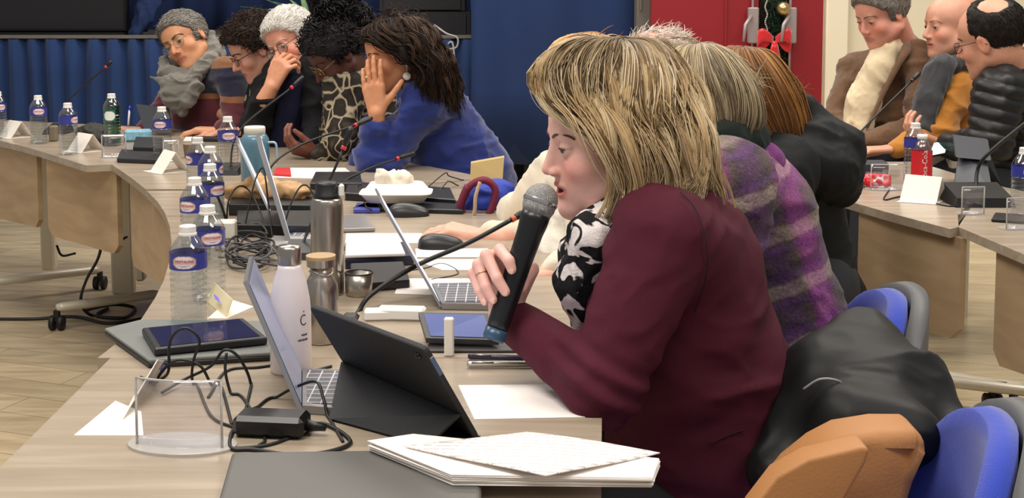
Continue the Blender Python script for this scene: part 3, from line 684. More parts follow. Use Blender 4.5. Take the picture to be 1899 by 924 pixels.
# chairs
BLU = mat('blue_upholstery', '2540b4', .9, bump=.5, bscale=700, sheen=.4); SHL = mat('grey_shell', '5c5e60', .55)
def chair(label, c, w, h, yaw, z0, lean=.22):
    """blue office chair: backrest centred at c (top z), seat in front of it along yaw"""
    f = A([math.cos(yaw), math.sin(yaw), 0]); l = A([-f[1], f[0], 0]); up = A([0, 0, 1.]); r = thing('office_chair', (c[0]+f[0]*.2, c[1]+f[1]*.2, 0), label, 'chair', 'blue meeting chairs')
    def pad(u, v, off, sc_=1.):
        a = (u-.5)*2; b_ = v; ww = w/2*(1-.12*(1-b_)**2)*sc_; rr_ = (1-abs(a)**3.2*.0); zz = z0-h+h*b_; corner = .34*abs(a)**3*(b_**4)
        return A([c[0], c[1], 0])+l*a*ww+up*(zz-corner*h*1.0)+f*(off-.02+.07*a*a-lean*h*(b_-.5)-.03*math.sin(b_*PI))
    obj('backrest', B().add(thick(*grid(lambda u, v: tuple(pad(u, v, .03)), 17, 13), .035), 0, True), BLU, r)
    obj('back_shell', B().add(thick(*grid(lambda u, v: tuple(pad(u, v*1.0, -.008, 1.10)+up*(.012*v)), 17, 13), .03), 0, True), SHL, r)
    s0 = A([c[0], c[1], 0])+f*.26
    sp = [s0+l*(math.copysign(abs(math.cos(t))**.6, math.cos(t))*.23)+f*(math.copysign(abs(math.sin(t))**.6, math.sin(t))*.22) for t in np.linspace(0, 2*PI, 29)[:-1]]
    obj('seat', B().add(prism(sp, .42, .475), 0, True), BLU, r); obj('seat_shell', B().add(prism(sp, .40, .42), 0, True), SHL, r)
    obj('back_bracket', B().add(tube(spline([s0-f*.15+up*.41, s0-f*.27+up*.43, A([c[0], c[1], 0])-f*.03+up*(z0-h+.1)], 5), .02, 8), 0, True), SHL, r)
    for a, b_ in ((1, 1), (1, -1), (-1, 1), (-1, -1)):
        obj('leg', B().add(tube([s0+l*a*.17+f*b_*.15+up*.40, s0+l*a*.22+f*b_*.21], .011, 8), 0, True), SHL, r)
    return r
ch1 = chair('blue padded chair with a grey shell nearest the camera, holding the tan bag', P(1802, 830, 1.60), .36, .38, math.radians(172), P(1795, 775, 1.60)[2])
ch2 = chair('blue padded chair with a grey shell behind the plaid coat', P(1625, 600, 2.34), .36, .36, math.radians(178), P(1625, 545, 2.34)[2])
# ================================================================ woman speaking into the microphone
SKIN = skin_mat()
def speaker_woman():
    root = thing('person', P(1290, 900, 1.98)*A([1, 1, 0])+A([0, 0, .42]), 'person in a burgundy blazer with blonde hair speaking into a handheld microphone', 'person')
    H = Head(P(1126, 258, 1.945), 193, 8, 0, .955, skin='e8b8ac', lip='c4605e', brow='4f3a2a', iris='4d5a58', opn=.55, mouth=.007, cheek=.25, jaw=1.04, nose=.72)
    b = B(); H.add(b, .0022, neck=P(1190, 440, 1.965), nr=.05)
    m = P  # explicit finger joints of the hand round the microphone
    f = [[m(947, 486, 1.915), m(927, 464, 1.872), m(944, 484, 1.838), m(949, 500, 1.836)],
         [m(925, 480, 1.912), m(902, 474, 1.868), m(922, 516, 1.842), m(937, 541, 1.838)],
         [m(918, 500, 1.912), m(887, 491, 1.870), m(901, 532, 1.848), m(914, 556, 1.842)],
         [m(915, 525, 1.912), m(877, 508, 1.874), m(889, 541, 1.855), m(899, 560, 1.848)]]
    pr = []
    for j, q in enumerate(f):
        r = (.0086, .0088, .0084, .0074)[j]
        pr += [('c', q[0], q[1], r+.002, r+.0006, .006, 1), ('c', q[1], q[2], r+.0004, r-.0003, .003, 1), ('c', q[2], q[3], r-.0003, r-.0014, .002, 1)]
        pr += [('c', m(940, 585, 1.915), q[0], .02, .013, .012, 1)]
    pr += [('c', m(945, 575, 1.918), m(985, 500, 1.905), .016, .012, .01, 1), ('c', m(985, 500, 1.905), m(977, 512, 1.885), .0105, .0095, .004, 1), ('c', m(978, 508, 1.888), m(968, 534, 1.874), .0092, .0078, .004, 1),
           ('c', m(940, 585, 1.915), m(1010, 640, 1.86), .024, .032, .01, 1)]
    V, F = blob(pr, .0022); sk = A(lin('e3b2a6')); c = np.tile(sk, (len(V), 1))
    for q, rr_ in [(f[0][3], 1), (f[1][3], 1), (f[2][3], 1), (f[3][3], 1), (m(968, 534, 1.874), 1)] + [(q[1], .8) for q in f]:
        w = np.clip(1-np.linalg.norm(V-q, axis=1)/.012, 0, 1)[:, None]*.5; c = c*(1-w)+sk*A([1.02, .72, .70])*w
    b.add((V, F), 0, True, c)
    add_skin(b, [E_(P(1250, 600, 1.99), (.07, .08, .17)), C_(P(1235, 470, 1.97), P(1190, 420, 1.965), .07, .05, .03)], .012, 'e3b2a6')
    body = obj('body', b, SKIN, root)
    NL = mat('nail', 'e3b3a6', .25)
    for q in f+[[None, None, m(978, 508, 1.888), m(968, 534, 1.874)]]:
        d = q[3]-q[2]; d /= np.linalg.norm(d); n = A([-.25, -1, .1]); n -= d*(n @ d); n /= np.linalg.norm(n)
        obj('fingernail', B().add(ball(q[3]+d*.001+n*.0058, (.0056, .0042, .0014), np.stack([d, np.cross(d, n), n], 1), 12, 8), 0, True), NL, body)
    rg = f[2][1]*.55+f[2][2]*.45; d = f[2][2]-f[2][1]; d /= np.linalg.norm(d); U = np.cross(d, [0, 1, 0]); U /= np.linalg.norm(U); W = np.cross(d, U)
    obj('ring', B().add(tube([rg+.0089*(math.cos(a)*U+math.sin(a)*W) for a in np.linspace(0, 2*PI, 25)], .0009, 6, False), 0, True), mat('gold', 'd8b070', .25, 1.), root)
    # blazer
    el = P(1118, 712, 1.775); sh = P(1232, 438, 1.815)
    jk = [E_(P(1272, 610, 1.99), (.128, .165, .21), rot(0, -.24, 0), .05), C_(P(1272, 398, 1.93), P(1302, 470, 1.98), .056, .078, .05), C_(P(1250, 470, 1.86), P(1262, 470, 2.14), .078, .075, .06),
          E_(P(1306, 800, 2.0), (.157, .175, .22), rot(0, -.05, 0), .05), C_(P(1225, 400, 1.91), P(1250, 420, 2.02), .055, .055, .05),
          C_(sh, el, .076, .058, .014), C_(el, P(1118, 722, 1.778), .058, .05, .02), C_(el, P(962, 598, 1.905), .054, .037, .022),
          C_(P(1250, 470, 2.14), P(1210, 720, 2.2), .07, .06, .03), C_(P(1210, 720, 2.2), P(1120, 640, 2.15), .055, .045, .02)]
    tip = P(950, 588, 1.915); ax = tip-el; ax /= np.linalg.norm(ax)
    jk.append(F_(lambda p: ((p-tip) @ ax)-.0, .003)); sq = el     # the cuff, cut square
    def dsp(V):
        d = folds(.013, (5, 5, 9), 2, amp2=.3, seed=3.)(V)+.002*fbm(V*A([20, 20, 30]), 2)
        t = np.clip(((V-sh) @ (el-sh))/((el-sh) @ (el-sh)), 0, 1); near = np.exp(-((t-.93)/.12)**2)*(np.linalg.norm(V-(sh+t[:, None]*(el-sh)), axis=1) < .09)
        return d+near*.004*np.sin(V[:, 2]*160+V[:, 0]*90)
    V, F = blob(jk, .006, dsp, 2)
    fab = mat('burgundy_cloth', '501c2b', .8, bump=.4, bscale=900, var=.05, vscale=30, spec=.2)
    bz = obj('blazer', B().add((V, F), 0, True), fab, root); o0 = A([0, 0, CAMH])
    def onto(px, py):
        d = ray(px, py); d = d/np.linalg.norm(d); w = V-o0; t = w @ d; e = np.linalg.norm(w-t[:, None]*d, axis=1); k = np.where(e < .007)[0]; return o0+d*(t[k].min()-.0005)
    for q in ([(1262, 356), (1288, 385), (1306, 430), (1313, 480), (1306, 530), (1288, 580)], [(1316, 824), (1345, 810), (1380, 797)]):
        obj('seam', B().add(tube(spline([onto(*p) for p in q], 6), .0009, 6), 0, True), mat('burgundy_dark', '2e0e18', .85), bz)
    # lapel and armhole seam
    lp = spline([P(1205, 352, 1.885), P(1150, 400, 1.872), P(1118, 480, 1.865), P(1100, 560, 1.865), P(1092, 640, 1.87)], 8)
    W = np.linspace(.012, .026, len(lp)); V = []; 
    for i, (p, w) in enumerate(zip(lp, W)): V += [p+A([-w*.4, -.006, 0]), p+A([w, -.012, .004]), p+A([w*1.6, .004, 0])]
    F = [(i*3+j, i*3+j+1, i*3+j+4, i*3+j+3) for i in range(len(lp)-1) for j in (0, 1)]
    obj('lapel', B().add(thick(V, F, .006), 0, True), fab, root)
    ax0 = sh+A([.01, 0, 0]); 
    # scarf, white with black blotches
    def sc_col(t, vec):
        n1 = t.n('ShaderNodeTexNoise', Scale=24., Detail=1.5, Roughness=.5, Distortion=1.2); t.l(vec, n1.inputs['Vector'])
        return ramp(t, n1.outputs['Fac'], [(0, 'e4dcda'), (.475, 'e4dcda'), (.50, '16151a'), (1, '16151a')])
    sm = ramp_mat('blotched_scarf', sc_col, .9, .5, 250)
    sp = [C_(P(1150, 390, 1.90), P(1105, 440, 1.87), .036, .034, .03), C_(P(1105, 440, 1.87), P(1073, 520, 1.885), .032, .032, .03), C_(P(1073, 520, 1.885), P(1088, 610, 1.90), .030, .020, .03),
          C_(P(1150, 400, 1.98), P(1085, 470, 1.96), .036, .03, .03), C_(P(1085, 470, 1.96), P(1070, 560, 1.95), .035, .02, .03), C_(P(1190, 395, 1.9), P(1195, 385, 2.03), .045, .045, .03)]
    obj('scarf', B().add(blob(sp, .004, folds(.006, (22, 22, 12), 2), 1), 0, True), sm, root)
    # dark trousers
    tr = [C_(P(1300, 930, 1.93), P(1120, 960, 1.90), .085, .075, .03), C_(P(1300, 930, 2.1), P(1120, 960, 2.08), .085, .075, .03), C_(P(1120, 960, 1.9), P(1130, 1400, 1.92), .06, .045, .03), C_(P(1120, 960, 2.08), P(1130, 1400, 2.1), .06, .045, .03)]
    obj('trousers', B().add(blob(tr, .012), 0, True), mat('black_cloth', '15151a', .8, sheen=.2), root)
    # hair
    Y0 = 1.945
    def g(*q): return [P(x, y, Y0+dy) for x, y, dy in q]
    near = [g((1122, 92, 0), (1060, 90, -.02), (1012, 118, -.035), (990, 150, -.05), (1004, 188, -.062), (1052, 224, -.076), (1112, 276, -.086), (1134, 330, -.09), (1122, 396, -.085)),
            g((1128, 80, 0), (1085, 72, -.03), (1040, 98, -.055), (1030, 150, -.072), (1068, 215, -.086), (1118, 268, -.094), (1148, 325, -.098), (1148, 372, -.098), (1132, 408, -.09)),
            g((1138, 77, 0), (1115, 80, -.04), (1095, 125, -.078), (1112, 195, -.094), (1155, 262, -.102), (1184, 320, -.106), (1178, 370, -.106), (1160, 405, -.10)),
            g((1148, 74, 0), (1150, 82, -.045), (1155, 140, -.085), (1180, 220, -.103), (1212, 290, -.108), (1226, 335, -.108), (1212, 365, -.108)),
            g((1156, 72, 0), (1188, 86, -.04), (1218, 145, -.08), (1242, 225, -.098), (1268, 290, -.10), (1284, 330, -.10), (1276, 352, -.098)),
            g((1160, 70, 0), (1215, 84, -.025), (1258, 142, -.05), (1282, 215, -.068), (1306, 285, -.07), (1325, 335, -.068), (1330, 362, -.06)),
            g((1162, 70, 0), (1228, 80, -.002), (1282, 138, -.01), (1304, 212, -.015), (1326, 278, -.015), (1338, 330, -.015), (1345, 378, -.01))]
    far = [[A([p[0], 2*Y0-p[1]+.0, p[2]]) for p in q] for q in near][::-1]
    hb = B(); cols = ['9c7f56', 'c2a57a', 'cbae82', 'e0cca8', '826849', 'd4bc94', 'b0956a', 'ead9b6', '6b543b', 'cfb58a']
    guide_hair(hb, near, 9500, cols, '3c2e22', .5, r=.0009, wave=.017, wfreq=1.7, jit=.0025, clump=75, M=36, under='4a3826', cut=(.82, 1.03), csd=.085, uni=.08, inn=.94, lift=.004, conv=.55)
    guide_hair(hb, far[1:], 1300, cols, '3c2e22', .38, r=.0018, wave=.005, wfreq=1.5, jit=.008, clump=60, M=18, under='5a452e')
    V, F = nets(cap_prims(H, .010, zf=.075, side=-.03, temple=.02), .005); V = smoothv(V, F, 2); hb.add((V, F), 0, True, '43342a' and np.tile(A(lin('43342a')), (len(V), 1)))
    fuzz(H, hb, V, F, 220, .06, .0005, cols, '9c7c50', (-.5, 0, .6), grav=-.1, spread=.35, m=7)
    obj('hair', hb, hairmat(), root)
    return root, H
W_ROOT, W_HEAD = speaker_woman()
# microphone held in her hand
def microphone():
    top, bot = P(1003, 372, 1.885), P(921, 612, 1.842); d = bot-top; L = np.linalg.norm(d); d /= L
    u = np.cross(d, [0, 1, 0]); u /= np.linalg.norm(u); R = np.stack([u, np.cross(d, u), d], 1)
    root = thing('microphone', bot, 'black handheld microphone with a silver mesh ball held to the blonde speaker\'s mouth', 'microphone')
    obj('body', B().add(lathe([(.0, .018), (.0215, .019), (.0215, .03), (.0195, .05), (.0178, .1), (.0165, L-.012), (.0155, L), (.0, L)], 28, top, R), 0, True), mat('mic_black', '101216', .35), root)
    hd = B().add(ball(top, (.0255, .0255, .0255), R, 32, 20), 0, True); hd.add(lathe([(.0252, .004), (.0245, .012), (.0205, .024), (.0205, .018)], 32, top, R, False), 0, True)
    def gc(t, vec):
        v = t.n('ShaderNodeTexVoronoi', Scale=650.); t.l(vec, v.inputs['Vector']); return ramp(t, v.outputs['Distance'], [(0, '3c3c3c'), (.35, '8f8f8d'), (1, 'c9c9c6')])
    gm = ramp_mat('steel_mesh', gc, .4, .8, 900); gm.node_tree.nodes['Principled BSDF'].inputs['Metallic'].default_value = .6
    obj('grille', hd, gm, root)
    obj('band', B().add(lathe([(.0258, -.003), (.0266, 0), (.0258, .003)], 32, top+d*.002, R, False), 0, True), mat('bright_steel', 'c9c9cc', .25, 1.), root)
    e = bot-d*.002
    obj('end_cap', B().add(lathe([(.0, 0), (.0168, 0), (.0168, .014), (.015, .018), (0, .018)], 24, e, R), 0, True), mat('cap_blue', '2c4a63', .3), root)
microphone()
# ================================================================ the other people round the tables
def legs(root, hip, yaw, m, w=.1, name='trousers'):
    hip = A(hip); f = A([math.cos(math.radians(yaw)), math.sin(math.radians(yaw)), 0]); l = A([-f[1], f[0], 0]); pr = []
    h0 = A([hip[0], hip[1], .52])
    for s in (-1, 1):
        k = h0+f*.42+l*s*w*1.1; k[2] = .50; a = k+f*.06; a[2] = .08
        pr += [C_(h0+l*s*w, k, .085, .062, .04), C_(k, a, .058, .042, .03), C_(a+A([0, 0, -.035]), a+f*.14+A([0, 0, -.045]), .042, .034, .02)]
    pr.append(E_(h0+A([0, 0, .04]), (.15, .17, .12), rot(0, 0, math.radians(yaw)), .05))
    V, F = blob(pr, .018); V[:, 2] = np.maximum(V[:, 2], .001); obj(name, B().add((V, F), 0, True), m, root)
def body(root, H, neck, hands, skin, h=.005, nr=.052, core=None, hh=None, arms=()):
    b = B(); H.add(b, h, neck=neck, nr=nr)
    for pr in hands: add_skin(b, pr, hh or h*.8, skin)
    if core is not None: add_skin(b, [C_(neck, core, .07, .09, .03)]+[x for a in arms for x in (C_(core, a[0], .035, .028), C_(a[0], a[1], .026, .02))], .012, skin)
    return obj('body', b, SKIN, root)
def cloth(name, root, prims, m, h=.008, d=None, sm=2): return obj(name, B().add(blob(prims, h, d, sm), 0, True), m, root)
BLK = mat('black_cloth_matte', '0e0f13', .85, spec=.3); DK = mat('dark_trousers', '1b1d24', .85)
def pt(name, x, y, Y, label, group=None):
    w = P(x, y, Y); return thing('person', (w[0], w[1], 0), label, 'person', group)
# ---- grey-haired man in scarf and striped jumper
def scarf_man():
    r = pt('p', 385, 200, 5.35, 'person in a grey knitted scarf and striped jumper, tilting the head sideways')
    H = Head(P(345, 76, 5.28), 250, 8, 30, 1.04, skin='c98f6a', lip='a8604c', brow='5b5248', iris='2e2018', opn=.38, brows=1.4)
    wr = P(408, 243, 5.03)
    hd = [hand_prims(wr, (-1, -.05, .05), (0, 0, -1), (0, -1, 0), curl=(20, 30, 20)), hand_prims(P(262, 243, 5.25), (-.9, -.3, .1), (.1, 0, -1), (-.3, -1, 0), curl=(35, 45, 25))]
    body(r, H, P(375, 140, 5.33), hd, 'cf9674', .005, core=P(385, 200, 5.35), arms=[(P(442, 224, 5.1), wr), (P(300, 225, 5.36), P(262, 243, 5.25))])
    obj('hair', short_hair(H, '55504a', ['77736d', '94908a', 'a8a49d', '67625c'], '6e6a64', th=.010, n=2600, ln=.02, r=.0011, comb=(.6, 0, .3), spread=.2, zf=.075, temple=.042, slope=.45, side=-.025, nape=-.07), hairmat(), r)
    glasses(H, r, mat('thin_frame', '6b5a48', .3, .8), hh=.019, r=.0007)
    def col(t, v):
        sp = t.n('ShaderNodeSeparateXYZ'); t.l(v, sp.inputs[0]); nz = t.n('ShaderNodeTexNoise', Scale=5.); t.l(v, nz.inputs['Vector'])
        m = t.n('ShaderNodeMath', operation='MULTIPLY_ADD'); t.l(nz.outputs['Fac'], m.inputs[0]); m.inputs[1].default_value = .03; t.l(sp.outputs['Z'], m.inputs[2])
        mr = t.n('ShaderNodeMapRange'); mr.inputs['From Min'].default_value = .6; mr.inputs['From Max'].default_value = 1.2; t.l(m.outputs[0], mr.inputs['Value'])
        return ramp(t, mr.outputs['Result'], [(0, '5a2630'), (.40, '8a5a3a'), (.44, '23233a'), (.62, '7d5232'), (.8, '8a5a38')], 'CONSTANT')
    m = ramp_mat('striped_knit', col, .95, .5, 300, .3)
    pr = [E_(P(382, 215, 5.33), (.165, .125, .23), rot(0, 0, -.6)), C_(P(335, 150, 5.42), P(418, 138, 5.24), .072, .08, .05), C_(P(428, 142, 5.2), P(442, 222, 5.1), .068, .055, .03),
          C_(P(442, 224, 5.1), wr+A([.01, 0, 0]), .052, .036, .02), C_(P(330, 160, 5.42), P(292, 225, 5.36), .065, .05, .03), C_(P(292, 225, 5.36), P(268, 242, 5.27), .045, .036, .02), C_(P(370, 115, 5.32), P(385, 130, 5.32), .085, .08, .04)]
    cloth('jumper', r, pr, m, .009, folds(.012, (5, 5, 11), 2))
    sm = mat('grey_knit', '6d6962', .95, bump=.6, bscale=250, var=.15, vscale=20, sheen=.4)
    sp = [C_(P(386, 72, 5.36), P(396, 104, 5.3), .034, .042, .02), C_(P(396, 100, 5.3), P(356, 146, 5.20), .040, .036, .02), C_(P(356, 146, 5.20), P(308, 138, 5.2), .034, .028, .02), C_(P(308, 138, 5.2), P(306, 112, 5.32), .022, .022, .02),
          C_(P(390, 112, 5.24), P(345, 160, 5.13), .034, .034, .012), C_(P(330, 158, 5.14), P(322, 182, 5.13), .044, .046, .02), C_(P(322, 175, 5.13), P(338, 206, 5.12), .048, .024, .02), C_(P(318, 156, 5.12), P(280, 143, 5.12), .024, .008, .02), C_(P(385, 95, 5.42), P(330, 118, 5.45), .05, .05, .03),
          C_(P(362, 160, 5.12), P(345, 192, 5.10), .030, .024, .012)]
    cloth('scarf', r, sp, sm, .005, folds(.014, (13, 13, 18), 2), 1); legs(r, wloc(r), 300, DK)
scarf_man()
# ---- dark haired man looking down
def reader():
    r = pt('p', 500, 190, 5.15, 'person with wavy dark hair and dark-framed glasses reading in a black patterned shirt')
    H = Head(P(473, 90, 5.02), 203, 30, 0, 1.0, skin='dba18c', lip='b56a60', brow='2a1e18', opn=.35, brows=1.3)
    body(r, H, P(520, 140, 5.12), [hand_prims(P(452, 243, 5.0), (-1, -.1, 0), (0, 0, -1), (0, -1, 0))], 'dba18c', .005, core=P(520, 200, 5.15))
    obj('hair', short_hair(H, '1c1410', ['2a1d16', '3a2a20', '463328', '241812'], '2a1e18', th=.020, n=3600, ln=.028, r=.0014, comb=(.5, 0, .4), disp=.014, dsc=26, curl=.5, spread=.3, zf=.085, temple=.045, slope=.4, side=-.0, nape=-.07), hairmat(), r)
    glasses(H, r, mat('dark_frame', '17130f', .3), hh=.016, r=.0016)
    def col(t, v):
        n = t.n('ShaderNodeTexNoise', Scale=26., Detail=1.); t.l(v, n.inputs['Vector']); return ramp(t, n.outputs['Fac'], [(0, '14171a'), (.6, '1a1f20'), (.64, '8a8478'), (.7, 'a39a8c')])
    pr = [E_(P(525, 215, 5.15), (.16, .14, .22)), C_(P(500, 150, 5.05), P(545, 150, 5.3), .075, .075, .05), C_(P(495, 160, 5.03), P(480, 235, 5.0), .062, .05, .03), C_(P(480, 236, 5.0), P(458, 243, 5.0), .045, .036, .02)]
    cloth('shirt', r, pr, ramp_mat('patterned_shirt', col, .85), .010, folds(.01, (6, 6, 10), 2)); legs(r, wloc(r), 300, DK)
reader()
# ---- white haired man, hand on his mouth
def thinker():
    r = pt('p', 560, 200, 4.9, 'person with white hair and glasses in a black coat, hand over the mouth')
    H = Head(P(541, 76, 4.78), 240, 20, 24, 1.0, skin='d99a82', lip='b5685c', brow='b5a89a', iris='3a4048', opn=.36, cheek=.2)
    hd = hand_prims(P(503, 163, 4.62), (.42, .1, .9), (.55, .8, -.2), (-.5, .2, .5), curls=[(50, 55, 30), (48, 50, 30), (42, 48, 28), (36, 45, 25)], size=1.05, thumb=(40, 10))
    body(r, H, P(572, 130, 4.9), [hd+[('c', P(503, 163, 4.62), P(490, 185, 4.62), .027, .032, .01, 1)]], 'd19474', .005, core=P(570, 180, 4.95))
    obj('hair', short_hair(H, 'b0aaa2', ['d9d4cc', 'ece8e2', 'f4f1ec', 'c9c4bc'], 'dcd8d2', th=.014, n=4200, ln=.022, r=.0009, comb=(.6, .3, .2), spread=.16, disp=.003, zf=.078, temple=.045, slope=.4, side=-.015, nape=-.06), hairmat(), r)
    glasses(H, r, mat('dark_frame', '17130f', .3), hh=.019, r=.0012)
    pr = [E_(P(560, 215, 4.95), (.17, .15, .26)), C_(P(530, 140, 5.05), P(580, 120, 4.8), .08, .085, .06), C_(P(590, 130, 4.75), P(592, 240, 4.68), .085, .06, .03), C_(P(592, 240, 4.68), P(572, 268, 4.55), .05, .04, .02),
          C_(P(520, 150, 5.0), P(478, 232, 4.7), .075, .06, .03), C_(P(478, 232, 4.7), P(492, 182, 4.63), .052, .042, .02), C_(P(580, 95, 4.9), P(560, 110, 4.82), .05, .06, .03)]
    cloth('coat', r, pr, BLK, .009, folds(.012, (5, 5, 12), 2))
    b = B(); pts = [P(548, 150, 4.70), P(536, 200, 4.72), P(524, 290, 4.72)]; 
    cloth('inner_jacket', r, [C_(pts[0], pts[1], .05, .06, .02), C_(pts[1], pts[2], .06, .05, .02)], mat('navy_cloth', '131630', .85, spec=.3), .008, folds(.008, (10, 10, 6), 2)); legs(r, wloc(r), 300, DK)
thinker()
# ---- woman with curly updo
def curls(H, b, centers, cols, root, seed=3, n=60, r=.006, R0=.010):
    rr = np.random.RandomState(seed)
    for c, rad, k in centers:
        for i in range(k):
            v = rr.normal(0, 1, 3); v /= np.linalg.norm(v); p = A(c)+A(rad)*v*(.75+.3*rr.rand())
            ax = rr.normal(0, 1, 3); ax /= np.linalg.norm(ax); u = np.cross(ax, v); u /= np.linalg.norm(u)+1e-9; w = np.cross(ax, u); tn = 1.2+rr.rand()*1.3; q = R0*(.6+.8*rr.rand()); N = 14
            pts = [H.w(p+ax*(j/N-.5)*q*2.2+q*(u*math.cos(j/N*tn*6.28)+w*math.sin(j/N*tn*6.28))) for j in range(N)]
            b.add(tube(pts, r*H.s*np.r_[np.linspace(.4, 1, 4), np.ones(N-8), np.linspace(1, .3, 4)]*(.6+.6*rr.rand()), 5), 0, True, cols[rr.randint(len(cols))])
def updo():
    r = pt('p', 645, 230, 4.55, 'person with a curly black updo and thin glasses in a leopard-print jacket')
    H = Head(P(624, 98, 4.42), 207, 40, 0, 1.0, skin='553228', lip='6a3530', brow='120c0a', iris='1a0f0a', opn=.3)
    hd = hand_prims(P(590, 288, 4.36), (-1, -.2, .35), (0, .5, .8), (.2, -.6, .6), curl=(35, 40, 25), size=.95)
    body(r, H, P(665, 150, 4.52), [hd], '7d4a3c', .005, core=P(665, 210, 4.55))
    b = short_hair(H, '0c0a0b', ['151214', '1f1b1d', '2a2628'], '141113', th=.018, n=900, ln=.03, r=.0022, comb=(-1, 0, .4), disp=.010, dsc=30, curl=.8, spread=.6, zf=.085, temple=.05, side=-.01, nape=-.07)
    cc = ['0d0b0d', '131013', '1b181b', '080708', '2b282b']
    curls(H, b, [((-.03, 0, .06), (.10, .09, .09), 700), ((-.10, .01, .13), (.08, .07, .07), 500), ((-.135, 0, .03), (.05, .07, .08), 300), ((-.17, -.02, .14), (.045, .05, .05), 180), ((-.09, .0, .2), (.05, .05, .045), 180)], cc, '0c0a0b', r=.0026, R0=.009)
    V, F = blob([E_(H.w((-.10, .01, .12)), (.06, .06, .055)), E_(H.w((-.13, 0, .05)), (.045, .06, .06))], .008); b.add((V, F), 0, True, '0e0c0e')
    obj('hair', b, hairmat(), r); glasses(H, r, mat('gold', 'd8b070', .25, 1.), hh=.02, r=.0009)
    def col(t, v):
        vo = t.n('ShaderNodeTexVoronoi', Scale=19., feature='DISTANCE_TO_EDGE'); nz = t.n('ShaderNodeTexNoise', Scale=9.); t.l(v, nz.inputs['Vector'])
        mx = t.n('ShaderNodeMix', data_type='VECTOR'); mx.inputs[0].default_value = .12; t.l(v, mx.inputs[4]); t.l(nz.outputs['Color'], mx.inputs[5]); t.l(mx.outputs[1], vo.inputs['Vector'])
        return ramp(t, vo.outputs['Distance'], [(0, 'a89c86'), (.05, '8d8068'), (.085, '201a16'), (.3, '2a231e'), (.45, '4b3e30')])
    pr = [E_(P(668, 240, 4.55), (.14, .13, .24)), C_(P(640, 165, 4.42), P(675, 160, 4.7), .075, .075, .05), C_(P(640, 172, 4.40), P(632, 268, 4.33), .066, .055, .03), C_(P(632, 270, 4.33), P(597, 288, 4.35), .046, .038, .02), C_(P(645, 140, 4.47), P(660, 150, 4.5), .065, .065, .03)]
    cloth('jacket', r, pr, ramp_mat('leopard_print', col, .8), .008, folds(.014, (7, 7, 12), 2)); legs(r, wloc(r), 205, DK)
updo()
